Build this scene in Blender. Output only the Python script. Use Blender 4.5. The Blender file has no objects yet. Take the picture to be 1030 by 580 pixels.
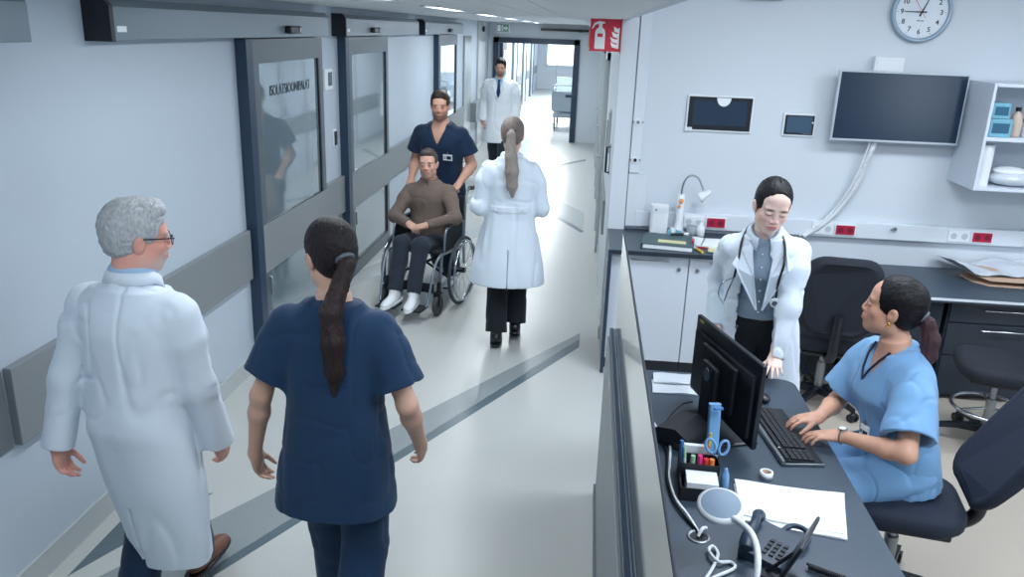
import bpy, bmesh, math, random
import numpy as np
from mathutils import Vector, Matrix, Euler
SC = bpy.context.scene
COL = SC.collection
PI = math.pi
rnd = random.Random(7)

# ---------------------------------------------------------------- materials
def lin(c):
    out = []
    for v in c[:3]:
        v = v / 255.0
        out.append(v / 12.92 if v <= 0.04045 else ((v + 0.055) / 1.055) ** 2.4)
    return (out[0], out[1], out[2], 1.0)

def mat(name, rgb, rough=0.5, metal=0.0, spec=0.5, bump=0.0, bscale=200.0, stretch=(1, 1, 1),
        var=0.0, vscale=6.0, sheen=0.0, coat=0.0, emit=None, estr=0.0, alpha=1.0, trans=0.0, tint=False):
    m = bpy.data.materials.new(name); m.use_nodes = True
    nt = m.node_tree; b = nt.nodes['Principled BSDF']
    col = lin(rgb)
    b.inputs['Base Color'].default_value = col
    b.inputs['Roughness'].default_value = rough
    b.inputs['Metallic'].default_value = metal
    b.inputs['Specular IOR Level'].default_value = spec
    b.inputs['Sheen Weight'].default_value = sheen
    b.inputs['Coat Weight'].default_value = coat
    b.inputs['Transmission Weight'].default_value = trans
    b.inputs['Alpha'].default_value = alpha
    if emit:
        b.inputs['Emission Color'].default_value = lin(emit)
        b.inputs['Emission Strength'].default_value = estr
    tc = nt.nodes.new('ShaderNodeTexCoord')
    mp = nt.nodes.new('ShaderNodeMapping'); mp.inputs['Scale'].default_value = stretch
    nt.links.new(tc.outputs['Object'], mp.inputs['Vector'])
    # a faint variation of colour and gloss keeps every surface procedural
    n = nt.nodes.new('ShaderNodeTexNoise'); n.inputs['Scale'].default_value = vscale; n.inputs['Detail'].default_value = 3
    nt.links.new(mp.outputs['Vector'], n.inputs['Vector'])
    mr = nt.nodes.new('ShaderNodeMapRange')
    mr.inputs['To Min'].default_value = 1 - max(var, 0.015); mr.inputs['To Max'].default_value = 1 + max(var, 0.015)
    nt.links.new(n.outputs['Fac'], mr.inputs['Value'])
    mx = nt.nodes.new('ShaderNodeVectorMath'); mx.operation = 'SCALE'
    if tint:
        at = nt.nodes.new('ShaderNodeAttribute'); at.attribute_name = 'tint'
        nt.links.new(at.outputs['Color'], mx.inputs[0])
    else:
        mx.inputs[0].default_value = col[:3]
    nt.links.new(mr.outputs['Result'], mx.inputs['Scale'])
    nt.links.new(mx.outputs['Vector'], b.inputs['Base Color'])
    if bump > 0:
        n2 = nt.nodes.new('ShaderNodeTexNoise'); n2.inputs['Scale'].default_value = bscale; n2.inputs['Detail'].default_value = 2
        nt.links.new(mp.outputs['Vector'], n2.inputs['Vector'])
        bp = nt.nodes.new('ShaderNodeBump'); bp.inputs['Strength'].default_value = bump; bp.inputs['Distance'].default_value = 0.01
        nt.links.new(n2.outputs['Fac'], bp.inputs['Height'])
        nt.links.new(bp.outputs['Normal'], b.inputs['Normal'])
    return m

# ---------------------------------------------------------------- object helpers
def tag(o, label=None, cat=None, group=None, kind=None):
    if label: o['label'] = label
    if cat: o['category'] = cat
    if group: o['group'] = group
    if kind: o['kind'] = kind
    return o

def empty(name, loc=(0, 0, 0), rz=0.0, label=None, cat=None, group=None):
    o = bpy.data.objects.new(name, None); COL.objects.link(o)
    o.empty_display_size = 0.05
    o.location = loc; o.rotation_euler = (0, 0, rz)
    return tag(o, label, cat, group)

def mesh_obj(name, V, F, m, parent=None, smooth=False, bevel=0.0, mats=None, fmat=None, auto=None):
    me = bpy.data.meshes.new(name)
    me.from_pydata([tuple(map(float, v)) for v in V], [], [tuple(map(int, f)) for f in F]); me.update()
    o = bpy.data.objects.new(name, me); COL.objects.link(o)
    for mm in (mats or [m]): me.materials.append(mm)
    if fmat is not None: me.polygons.foreach_set('material_index', np.array(fmat, dtype=np.int32))
    if smooth is True: me.polygons.foreach_set('use_smooth', np.ones(len(me.polygons), dtype=bool))
    elif isinstance(smooth, list): me.polygons.foreach_set('use_smooth', np.array(smooth, dtype=bool))
    if bevel > 0:
        b = o.modifiers.new('bevel', 'BEVEL'); b.width = bevel; b.segments = 2
        b.limit_method = 'ANGLE'; b.angle_limit = math.radians(50); b.harden_normals = False
    if parent is not None: o.parent = parent
    return o

def rotm(rx=0, ry=0, rz=0):
    return Euler((rx, ry, rz), 'XYZ').to_matrix()

class MB:
    """collects shapes and links them as one mesh object"""
    def __init__(s): s.V = []; s.F = []; s.S = []; s.M = []; s.mi = 0
    def add(s, V, F, smooth=False):
        n = len(s.V); s.V += [tuple(v) for v in V]
        s.F += [tuple(i + n for i in f) for f in F]; s.S += [smooth] * len(F); s.M += [s.mi] * len(F)
        return s
    def mat(s, i): s.mi = i; return s
    def box(s, c, d, R=None):
        c = Vector(c); hx, hy, hz = d[0] / 2, d[1] / 2, d[2] / 2
        vs = [Vector((x, y, z)) for x in (-hx, hx) for y in (-hy, hy) for z in (-hz, hz)]
        if R is not None: vs = [R @ v for v in vs]
        vs = [v + c for v in vs]
        return s.add(vs, [(0, 1, 3, 2), (4, 6, 7, 5), (0, 4, 5, 1), (2, 3, 7, 6), (0, 2, 6, 4), (1, 5, 7, 3)])
    def b2(s, lo, hi):
        lo = Vector(lo); hi = Vector(hi)
        return s.box((lo + hi) / 2, hi - lo)
    def cyl(s, p0, p1, r0, r1=None, n=20, smooth=True, caps=True):
        r1 = r0 if r1 is None else r1
        p0 = Vector(p0); p1 = Vector(p1); a = (p1 - p0).normalized()
        u = a.orthogonal().normalized(); w = a.cross(u)
        V = []
        for p, r in ((p0, r0), (p1, r1)):
            for i in range(n):
                t = 2 * PI * i / n; V.append(p + u * (r * math.cos(t)) + w * (r * math.sin(t)))
        s.add(V, [(i, (i + 1) % n, n + (i + 1) % n, n + i) for i in range(n)], smooth)
        if caps:
            s.add(V, [tuple(reversed(range(n))), tuple(range(n, 2 * n))], False)
        return s
    def tube(s, pts, r, n=10, closed=False, smooth=True):
        P = [Vector(p) for p in pts]; m = len(P)
        rr = r if isinstance(r, (list, tuple)) else [r] * m
        V = []; prev = None
        for i, p in enumerate(P):
            a = P[(i + 1) % m] if (closed or i < m - 1) else P[i]
            b = P[i - 1] if (closed or i > 0) else P[i]
            t = (a - b).normalized()
            u = t.orthogonal().normalized() if prev is None else (prev - t * prev.dot(t)).normalized()
            prev = u; w = t.cross(u)
            for k in range(n):
                q = 2 * PI * k / n; V.append(p + u * (rr[i] * math.cos(q)) + w * (rr[i] * math.sin(q)))
        F = []
        for i in range(m if closed else m - 1):
            j = (i + 1) % m
            for k in range(n):
                F.append((i * n + k, i * n + (k + 1) % n, j * n + (k + 1) % n, j * n + k))
        s.add(V, F, smooth)
        if not closed: s.add(V, [tuple(reversed(range(n))), tuple(range((m - 1) * n, m * n))], False)
        return s
    def ball(s, c, r, n=16, R=None):
        c = Vector(c); r = (r, r, r) if isinstance(r, (int, float)) else r
        V = []; h = n // 2
        for i in range(h + 1):
            ph = PI * i / h
            for k in range(n):
                t = 2 * PI * k / n
                v = Vector((r[0] * math.sin(ph) * math.cos(t), r[1] * math.sin(ph) * math.sin(t), r[2] * math.cos(ph)))
                V.append((R @ v if R is not None else v) + c)
        return s.add(V, [(i * n + k, (i + 1) * n + k, (i + 1) * n + (k + 1) % n, i * n + (k + 1) % n) for i in range(h) for k in range(n)], True)
    def prism(s, pts, vec, smooth=False):
        P = [Vector(p) for p in pts]; v = Vector(vec); n = len(P)
        V = P + [p + v for p in P]
        s.add(V, [(i, (i + 1) % n, n + (i + 1) % n, n + i) for i in range(n)], smooth)
        return s.add(V, [tuple(reversed(range(n))), tuple(range(n, 2 * n))], False)
    def lathe(s, prof, c=(0, 0, 0), n=28, R=None):
        c = Vector(c); V = []
        for r, z in prof:
            for k in range(n):
                t = 2 * PI * k / n; v = Vector((r * math.cos(t), r * math.sin(t), z))
                V.append((R @ v if R is not None else v) + c)
        m = len(prof)
        s.add(V, [(i * n + k, i * n + (k + 1) % n, (i + 1) * n + (k + 1) % n, (i + 1) * n + k) for i in range(m - 1) for k in range(n)], True)
        return s
    def sweep(s, rows, smooth=True, closed=True, caps=True):
        """rows: list of equally long vertex loops"""
        n = len(rows[0]); V = [Vector(p) for r in rows for p in r]; m = len(rows)
        K = n if closed else n - 1
        s.add(V, [(i * n + k, i * n + (k + 1) % n, (i + 1) * n + (k + 1) % n, (i + 1) * n + k) for i in range(m - 1) for k in range(K)], smooth)
        if caps: s.add(V, [tuple(reversed(range(n))), tuple(range((m - 1) * n, m * n))], False)
        return s
    def build(s, name, m, parent=None, bevel=0.0, mats=None):
        o = mesh_obj(name, s.V, s.F, m, parent, s.S, bevel, mats, s.M if mats else None)
        return o

def rbox_pts(w, d, r, n=5):
    """outline of a rounded rectangle in XY"""
    P = []
    for cx, cy, a0 in ((w / 2 - r, d / 2 - r, 0), (-w / 2 + r, d / 2 - r, 90), (-w / 2 + r, -d / 2 + r, 180), (w / 2 - r, -d / 2 + r, 270)):
        for i in range(n + 1):
            a = math.radians(a0 + 90 * i / n); P.append((cx + r * math.cos(a), cy + r * math.sin(a)))
    return P

def spline(pts, n=8, closed=False):
    """Catmull-Rom through the points"""
    P = [Vector(p) for p in pts]; m = len(P); out = []
    for i in range(m if closed else m - 1):
        if closed: a, b, c, d = P[i - 1], P[i], P[(i + 1) % m], P[(i + 2) % m]
        else: a, b, c, d = P[max(i - 1, 0)], P[i], P[i + 1], P[min(i + 2, m - 1)]
        for k in range(n):
            t = k / n
            out.append(0.5 * ((2 * b) + (c - a) * t + (2 * a - 5 * b + 4 * c - d) * t * t + (3 * b - a - 3 * c + d) * t ** 3))
    if not closed: out.append(P[-1])
    return out

def text_obj(name, s, size, loc, rot, m, parent=None, depth=0.001, align='CENTER', bold=0.0, xs=1.0):
    cu = bpy.data.curves.new(name, 'FONT'); cu.body = s; cu.size = size; cu.extrude = depth
    cu.align_x = align; cu.align_y = 'CENTER'; cu.offset = bold; cu.resolution_u = 3
    o = bpy.data.objects.new(name, cu); COL.objects.link(o)
    dg = bpy.context.evaluated_depsgraph_get()
    me = bpy.data.meshes.new_from_object(o.evaluated_get(dg)); me.name = name
    bpy.data.objects.remove(o); bpy.data.curves.remove(cu)
    me.transform(Matrix.Diagonal((xs, 1, 1, 1)))
    me.materials.clear(); me.materials.append(m)
    o = bpy.data.objects.new(name, me); COL.objects.link(o); o.location = loc; o.rotation_euler = rot
    if parent is not None: o.parent = parent
    return o

def struct(o): o['kind'] = 'structure'; return o
# ================================================================ materials
M = {}
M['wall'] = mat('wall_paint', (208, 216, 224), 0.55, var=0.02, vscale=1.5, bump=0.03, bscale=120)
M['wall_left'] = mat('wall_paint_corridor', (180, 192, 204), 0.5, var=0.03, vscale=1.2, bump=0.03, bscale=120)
M['ceil'] = mat('ceiling_white', (226, 230, 233), 0.7, var=0.02)
M['floor'] = mat('vinyl_floor', (184, 187, 184), .32, var=0.03, vscale=2.5, spec=0.45)
M['floor_warm'] = mat('vinyl_floor_station', (174, 166, 155), .38, var=0.03, vscale=2.5, spec=0.4)
M['stripe'] = mat('vinyl_grey', (139, 147, 150), 0.26, var=0.04, vscale=4)
M['stripe_dk'] = mat('vinyl_dark', (88, 104, 112), 0.28, var=0.04, vscale=4)
M['stripe_lt'] = mat('vinyl_pale', (176, 182, 183), 0.26, var=0.03, vscale=4)
M['band'] = mat('rail_grey', (128, 134, 138), 0.45, var=0.03, vscale=3)
M['band_dk'] = mat('rail_grey_dark', (96, 104, 110), 0.45, var=0.03, vscale=3)
M['navy'] = mat('frame_navy', (38, 58, 80), 0.4, var=0.04)
M['frame_grey'] = mat('door_grey', (84, 95, 103), 0.38, var=0.03, vscale=3)
M['black'] = mat('black_plastic', (18, 24, 32), 0.35, var=0.05)
M['black_mat'] = mat('black_matte', (22, 27, 34), 0.6, var=0.05, bump=0.1, bscale=400)
M['white_pl'] = mat('white_plastic', (226, 231, 236), 0.35, var=0.02)
M['white_lam'] = mat('white_laminate', (204, 213, 224), 0.35, var=0.02, vscale=3)
M['trunk'] = mat('trunking_white', (214, 222, 230), 0.38, var=0.015)
M['operator'] = mat('operator_aluminium', (116, 130, 140), 0.38, metal=0.35, var=0.03, vscale=2)
M['chrome'] = mat('steel', (190, 196, 202), 0.22, metal=1.0, var=0.03)
M['steel_brushed'] = mat('steel_brushed', (150, 156, 162), 0.35, metal=0.9, var=0.04)
M['desk'] = mat('desk_slate', (58, 72, 86), 0.42, var=0.05, vscale=8, bump=0.04, bscale=500)
M['desk_edge'] = mat('desk_edge', (36, 46, 58), 0.4)
M['glass_door'] = mat('door_glass', (128, 146, 156), .06, spec=.9, coat=.8, metal=.3, var=0.02, vscale=1.0)
M['red'] = mat('sign_red', (205, 48, 66), 0.5, var=0.03)
M['white'] = mat('sign_white', (236, 240, 243), 0.5)
M['green'] = mat('sign_green', (110, 150, 130), 0.5)
M['door_dark'] = mat('letter_dark', (32, 42, 54), 0.5)
M['lamp_glow'] = mat('lamp_diffuser', (240, 245, 250), 0.5, emit=(225, 238, 255), estr=6.0)
M['window_glow'] = mat('far_window', (240, 245, 250), 0.5, emit=(228, 240, 255), estr=2.2)

XL, XR, YB, CZ = -2.19, 0.19, 6.0, 2.42
def sbox(name, lo, hi, m, bevel=0.0):
    return struct(MB().b2(lo, hi).build(name, m, None, bevel))

# ================================================================ shell
struct(mesh_obj('floor', [(XL - .1, -1.5, 0), (0.3, -1.5, 0), (0.3, 36, 0), (XL - .1, 36, 0)], [(0, 1, 2, 3)], M['floor']))
struct(mesh_obj('floor', [(0.3, -1.5, 0), (5.2, -1.5, 0), (5.2, 6.1, 0), (0.3, 6.1, 0)], [(0, 1, 2, 3)], M['floor_warm']))
def floor_poly(pts, m, z=0.0012):
    struct(MB().prism([(x, y, 0.0002) for x, y in pts], (0, 0, z)).build('trim_%d' % floor_poly.n, m)); floor_poly.n += 1
floor_poly.n = 1
floor_poly([(0.04, 6.09), (0.04, 5.96), (-1.483, 2.963), (-2.18, 1.60), (-2.18, 2.40)], M['stripe'])
floor_poly([(0.04, 5.952), (0.04, 5.79), (-1.49, 2.83), (-2.18, 1.48), (-2.18, 1.585)], M['stripe_dk'])
floor_poly([(-2.10, 2.74), (-1.90, 3.17), (-1.78, 3.45), (-2.10, 3.26)], M['stripe_dk'])
floor_poly([(-2.15, 7.4), (-2.15, 6.7), (-1.0, 9.45), (-1.15, 9.75)], M['stripe_lt'])
floor_poly([(-0.55, 10.72), (-0.50, 10.78), (0.03, 9.58), (0.0, 9.48)], M['stripe_dk'])
floor_poly([(-1.15, 11.6), (-0.70, 12.1), (0.02, 10.6), (0.02, 9.7), (-0.55, 10.8)], M['stripe_lt'])
floor_poly([(-0.75, 13.98), (-0.70, 14.15), (0.0, 15.4), (0.0, 15.15)], M['stripe'])
floor_poly([(-2.15, 9.7), (-2.15, 9.2), (-1.35, 11.4), (-1.5, 11.6)], M['stripe_lt'])

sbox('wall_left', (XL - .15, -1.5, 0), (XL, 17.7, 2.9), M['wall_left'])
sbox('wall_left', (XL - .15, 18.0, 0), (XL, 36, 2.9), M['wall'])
sbox('wall_back', (XR, YB, 0), (5.2, YB + .15, 3.0), M['wall'])
sbox('wall_right', (XR, YB + .15, 0), (XR + .15, 17.7, 2.9), M['wall'])
sbox('wall_right', (XR, 18.0, 0), (XR + .15, 36, 2.9), M['wall'])
# far wall around the double doorway
FW = 17.7
struct(MB().b2((XL, FW, 0), (-2.08, FW + .15, 2.9)).b2((-0.27, FW, 0), (XR + .15, FW + .15, 2.9)).b2((-2.08, FW, 2.12), (-0.27, FW + .15, 2.9)).build('wall_far', M['wall']))
sbox('wall_end', (XL - .1, 34, 0), (XR + .1, 34.1, 2.9), M['wall'])
# east wall of the nurse station, outside the frame, with the window that lights it
struct(MB().b2((5.2, -5, 0), (5.3, 6.15, 0.9)).b2((5.2, -5, 2.3), (5.3, 6.15, 3.0)).b2((5.2, -5, .9), (5.3, -3.4, 2.3)).b2((5.2, -1.0, .9), (5.3, 6.15, 2.3)).build('wall_east', M['wall']))
# ceilings
cb = MB()
for i in range(24):                                   # long slats of the corridor ceiling
    y0 = -1.5 + i * 1.6
    for k in range(10):
        x0 = XL + k * 0.21
        cb.b2((x0 + .004, y0 + .004, CZ), (x0 + .206, y0 + 1.596, CZ + .03))
cb.b2((XL, -1.5, CZ + .02), (-0.09, 36, CZ + .06))
struct(cb.build('ceiling', M['ceil']))
sbox('ceiling', (-0.09, -1.5, CZ - .03), (XR + .02, 36, CZ + .06), M['ceil'])
sbox('ceiling', (XR + .02, -1.5, 2.95), (5.3, 6.1, 3.05), M['ceil'])
sbox('wall_upper', (XR, -1.5, CZ - .03), (XR + .06, 6.0, 3.0), M['wall'])

# skirting
sbox('baseboard_left', (XL, -1.0, 0), (XL + .012, 17.7, 0.12), M['stripe_lt'])
sbox('baseboard_back', (2.0, YB - .012, 0), (5.2, YB, 0.10), M['stripe'])
sbox('baseboard_right', (XR - .012, YB, 0), (XR, 17.7, 0.10), M['stripe_lt'])
# protective band along the corridor walls
def band(lo, hi, m=None, bev=.004):
    global _bn
    sbox('trim_%d' % _bn, lo, hi, m or M['band'], bev); _bn += 1
_bn = 20
band((XL, -1.0, .655), (XL + .012, 2.66, .985), M['band_dk'])
band((XL, 2.68, .655), (XL + .035, 4.98, .985))
band((XL, 6.52, .655), (XL + .035, 7.10, .985))
band((XL, 8.62, .655), (XL + .035, 11.5, .985))
band((XL, 13.2, .655), (XL + .035, 14.2, .985))
band((XL, 15.1, .62), (XL + .12, 17.3, .97))
band((XL, 14.2, 0), (XL + .03, 15.0, 2.15), M['stripe'])
band((XL, 15.9, 0), (XL + .04, 17.0, CZ), M['stripe_lt'])
band((XR - .02, 6.9, .62), (XR, 17.2, .92))
band((XL + .0, 18.0, .66), (XL + .02, 33.5, .95))

# ================================================================ sliding doors on the corridor wall
def sliding_door(n, y0, y1, text=None):
    x0 = XL; x1 = XL + .07
    d = tag(empty('door_%d' % n, (x0, y0, 0)), kind='structure'); d['label'] = 'grey glazed sliding door number %d along the left wall' % n
    def P(name, mb, m, bevel=0.0):
        o = mb.build(name, m, d, bevel)
        o.location = (-x0, -y0, 0); return o
    P('post', MB().b2((x0, y0, 0.01), (x1 + .004, y0 + .10, 2.185)), M['navy'], .003)
    w = y1 - y0
    gy0, gy1 = y0 + .19, y1 - .10
    g = MB()
    g.b2((x0, y0 + .10, 2.03), (x1, y1, 2.18)); g.b2((x0, y0 + .10, .01), (x1, gy0, 2.03)); g.b2((x0, gy1, .01), (x1, y1, 2.03))
    g.b2((x0, gy0, .66), (x1, gy1, .975)); g.b2((x0, gy0, .01), (x1, gy1, .13))
    P('leaf', g, M['frame_grey'])
    P('band', MB().b2((x1, y0 + .10, .655), (x1 + .006, y1, .985)), M['band'])
    P('glass', MB().b2((x0 + .045, gy0, .13), (x1 - .012, gy1, .66)), M['glass_door'])
    P('glass', MB().b2((x0 + .045, gy0, .975), (x1 - .012, gy1, 2.03)), M['glass_door'])
    f = MB()
    for z0, z1 in ((.975, 2.03), (.13, .66)):
        f.b2((x1 - .03, gy1 - .018, z0), (x1 + .004, gy1 + .012, z1)); f.b2((x1 - .03, gy0, z0 - .004), (x1 + .003, gy1, z0 + .012))
    P('gasket', f, M['black'])
    P('pull_handle', MB().tube([(x1, y0 + .15, .62), (x1 + .02, y0 + .15, .62), (x1 + .02, y0 + .15, .50), (x1, y0 + .15, .50)], .007), M['steel_brushed'])
    if text:
        t = text_obj('lettering', text, .098, (x1 - .010 - x0, (gy0 + gy1) / 2 + .0 - y0, 1.842), (PI / 2, 0, PI / 2), M['door_dark'], d, .0006, xs=.86)
    return d
sliding_door(1, 5.0, 6.47, 'ISOLATSIOONIPALAT')
sliding_door(2, 7.10, 8.62)
sliding_door(3, 11.52, 13.15)

def operator(y0, y1, sy, label):
    t = empty('door_operator', (XL + .001, y0, 2.19), 0, label, 'door operator', 'sliding door operators above the left doors')
    L = lambda v: (v[0] - XL, v[1] - y0, v[2] - 2.19)
    MB().prism([L((XL, y0 + .03, 2.19)), L((XL + .12, y0 + .03, 2.19)), L((XL + .12, y0 + .03, 2.33)), L((XL + .09, y0 + .03, 2.365)), L((XL, y0 + .03, 2.365))], (0, y1 - y0 - .03, 0)).build('housing', M['operator'], t, .003)
    MB().prism([L((XL, y0, 2.185)), L((XL + .125, y0, 2.185)), L((XL + .125, y0, 2.335)), L((XL + .092, y0, 2.37)), L((XL, y0, 2.37))], (0, .03, 0)).build('end_cap', M['black'], t, .003)
    MB().b2(L((XL + .12, y0 + .055, 2.225)), L((XL + .1215, y0 + .13, 2.25))).build('sticker', M['white'], t)
    if sy:
        s = MB().b2(L((XL + .12, sy, 2.215)), L((XL + .165, sy + .22, 2.265)))
        o = s.build('motion_sensor', M['black'], t, .012)
        MB().cyl(L((XL + .155, sy + .17, 2.24)), L((XL + .17, sy + .17, 2.24)), .018).build('lens', M['steel_brushed'], o)
    return t
operator(-.6, 2.95, None, 'grey sliding door operator casing at the top left edge of the frame')
operator(3.47, 6.50, 5.55, 'long grey operator casing with black end cap above the nearest glass door')
operator(6.95, 9.95, 7.75, 'grey operator casing with black end cap above the second glass door')
operator(10.3, 13.4, 12.0, 'small grey operator casing above the farthest left door')

t = empty('thermostat', (XL, 6.80, 1.84), 0, 'white wall thermostat between the two nearest glass doors', 'thermostat')
MB().b2((0, -.10, -.085), (.014, .10, .085)).build('backplate', M['white_pl'], t, .004)
MB().b2((.014, -.02, -.05), (.02, .07, .06)).build('display', M['frame_grey'], t, .002)
t = empty('card_reader', (XL, 6.93, 1.34), 0, 'small black card reader beside the second glass door', 'card reader')
MB().b2((0, -.045, -.075), (.012, .045, .075)).build('backplate', M['white_pl'], t, .003)
MB().b2((.012, -.03, -.06), (.022, .03, .06)).build('button_panel', M['black'], t, .003)

# ================================================================ far doorway
fd = tag(empty('door_4', (-1.18, FW, 0)), kind='structure')
MB().b2((-.90, -.06, 0), (-.79, .16, 2.12)).b2((.79, -.06, 0), (.91, .16, 2.12)).b2((-.90, -.06, 2.01), (.91, .16, 2.12)).build('frame', M['navy'], fd, .004)
lf = MB().b2((-.78, .16, 0), (-.72, 1.0, 2.0))
lf.build('leaf', M['navy'], fd)
MB().b2((-.719, .3, .3), (-.712, .86, 1.85)).build('glass', M['glass_door'], fd)
t = empty('door_closer', (-.60, FW - .06, 2.30), 0, 'long black door closer bar above the far doorway', 'door closer')
MB().b2((-.50, -.03, -.022), (.52, .06, .026)).build('housing', M['black'], t, .006)
MB().b2((.30, -.045, -.03), (.38, .0, .0)).build('arm', M['black_mat'], t)
t = empty('exit_sign', (-1.82, FW - .7, 2.30), 0, 'green and white emergency exit sign hung before the far doorway', 'exit sign')
MB().b2((-.13, -.03, -.09), (.13, .03, .09)).build('housing', M['white_pl'], t, .006)
e = MB().b2((-.12, -.033, -.078), (.12, -.03, .078)).build('panel', M['green'], t)
pg = MB()
pg.b2((-.105, -.036, -.06), (-.045, -.033, .062))                                    # doorway
pg.prism([(.01, -.036, -.012), (.06, -.036, -.012), (.06, -.036, -.04), (.10, -.036, 0), (.06, -.036, .04), (.06, -.036, .012), (.01, -.036, .012)], (0, .003, 0))
pg.ball((-.008, -.035, .045), (.014, .003, .014), 10)
pg.tube([(-.012, -.035, .03), (-.022, -.035, -.005), (-.002, -.035, -.03), (-.014, -.035, -.06)], .007, 6)
pg.tube([(-.03, -.035, .015), (-.012, -.035, .026), (.012, -.035, .012)], .006, 6)
pg.build('pictogram', M['white'], t)
MB().cyl((-.08, 0, .09), (-.08, 0, .13), .008).cyl((.08, 0, .09), (.08, 0, .13), .008).build('bracket', M['white_pl'], t)
t = tag(MB().ball((XL + .07, 16.35, 2.27), (.03, .06, .06), 14).build('camera_dome', M['black'], None), 'small black round detector on the far left pillar', 'detector')

# corridor beyond the doorway
for k in range(4):
    y = 19.5 + k * 3.4
    o = tag(empty('door_%d' % (5 + k), (XL, y, 0)), kind='structure')
    MB().b2((0, 0, 0), (.07, .08, 2.1)).b2((0, 1.15, 0), (.07, 1.22, 2.1)).b2((0, 0, 2.0), (.07, 1.22, 2.1)).build('frame', M['frame_grey'], o)
    MB().b2((.01, .1, 0), (.04, 1.15, 2.0)).build('leaf', M['white_lam'], o)
w = struct(empty('window_1', (-.95, 33.98, 0)))
MB().b2((-.9, -.05, .9), (.9, 0, .96)).b2((-.9, -.05, 2.1), (.9, 0, 2.16)).b2((-.9, -.05, .9), (-.84, 0, 2.16)).b2((.84, -.05, .9), (.9, 0, 2.16)).build('frame', M['white_pl'], w)
MB().b2((-.84, -.02, .96), (.84, -.005, 2.1)).build('pane', M['window_glow'], w)

# hospital bed seen through the doorway
bed = empty('hospital_bed', (-.45, 20.1, 0), 0, 'pale blue grey hospital bed on castors beyond the far doorway', 'hospital bed')
M['bed_grey'] = mat('bed_panel', (150, 162, 172), 0.4); M['linen'] = mat('linen', (225, 230, 235), 0.8, bump=.2, bscale=20)
MB().prism([(x, -.55, z + .70) for x, z in rbox_pts(.88, .46, .06)], (0, .04, 0)).build('footboard', M['bed_grey'], bed, .008)
MB().tube(spline([(-.40, -.53, .88), (-.41, -.53, 1.0), (-.34, -.53, 1.07), (.34, -.53, 1.07), (.41, -.53, 1.0), (.40, -.53, .88)], 5), .018).build('grab_rail', M['bed_grey'], bed)
MB().b2((-.12, -.556, .80), (.12, -.549, .86)).build('label_holder', M['navy'], bed)
MB().b2((-.40, -.5, .32), (.40, 1.5, .42)).build('frame', M['bed_grey'], bed, .01)
MB().b2((-.42, -.48, .55), (.42, 1.45, .70)).build('mattress', M['linen'], bed, .03)
MB().b2((-.44, -.1, .62), (-.41, .9, .95)).build('side_rail', M['bed_grey'], bed, .01)
MB().b2((-.42, 1.5, .45), (.42, 1.54, 1.15)).build('headboard', M['bed_grey'], bed, .01)
for sx in (-1, 1):
    for yy in (-.40, 1.35):
        c = MB().cyl((sx * .36 - .02, yy, .085), (sx * .36 + .02, yy, .085), .085).build('castor', M['black_mat'], bed)
        MB().cyl((sx * .36, yy, .10), (sx * .36, yy, .34), .022).b2((sx * .36 - .03, yy - .04, .14), (sx * .36 + .03, yy + .04, .18)).build('fork', M['steel_brushed'], c)
MB().tube(spline([(-.36, -.45, .7), (-.36, -.45, 1.5), (-.33, -.45, 1.9), (-.22, -.45, 1.96)], 6), .01).build('drip_pole', M['steel_brushed'], bed)
t = empty('wall_dispenser', (.10, 20.4, 1.62), 0, 'dark rounded dispenser on the wall past the far doorway', 'dispenser')
MB().ball((0, 0, 0), (.09, .12, .19), 18).build('body', M['frame_grey'], t)
MB().b2((-.09, -.06, -.21), (.03, .06, -.15)).build('spout', M['black'], t, .01)

# ================================================================ corridor right wall: door frames, plates, sign
for n, y0 in ((12, 8.6), (13, 11.6), (14, 14.4)):
    o = tag(empty('door_%d' % n, (XR, y0, 0)), kind='structure')
    MB().b2((-.035, 0, 0), (0, .08, 2.1)).b2((-.035, 1.0, 0), (0, 1.08, 2.1)).b2((-.035, 0, 2.02), (0, 1.08, 2.1)).build('frame', M['stripe_lt'], o, .003)
    MB().b2((-.015, .08, .01), (0, 1.0, 2.02)).build('leaf', M['white_lam'], o)
    MB().tube([(-.015, .16, 1.02), (-.06, .16, 1.02), (-.06, .27, 1.02)], .009).b2((-.02, .14, .94), (-.013, .18, 1.1)).build('door_handle', M['steel_brushed'], o)
t = empty('wall_plate', (XR, 6.9, 1.50), 0, 'slim pale plate on the corridor wall below the fire extinguisher sign', 'wall plate')
MB().b2((-.025, -.10, -.16), (0, .10, .18)).build('backplate', M['stripe_lt'], t, .006)
MB().b2((-.032, -.05, -.12), (-.025, .05, .10)).build('cover', M['stripe'], t, .004)
t = empty('door_pull', (XR, 6.45, 1.34), 0, 'short black pull handle on the corridor wall corner', 'handle')
MB().tube([(0, 0, -.10), (-.03, 0, -.10), (-.03, 0, .10), (0, 0, .10)], .009).build('grip', M['black'], t)
MB().b2((-.004, -.02, -.12), (0, .02, .12)).build('backplate', M['black_mat'], t)
t = empty('wall_switch', (XR, 9.9, 1.45), 0, 'tiny black switch on the right corridor wall between doors', 'switch')
MB().b2((-.012, -.05, -.06), (0, .05, .06)).build('plate', M['black'], t, .003)

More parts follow.
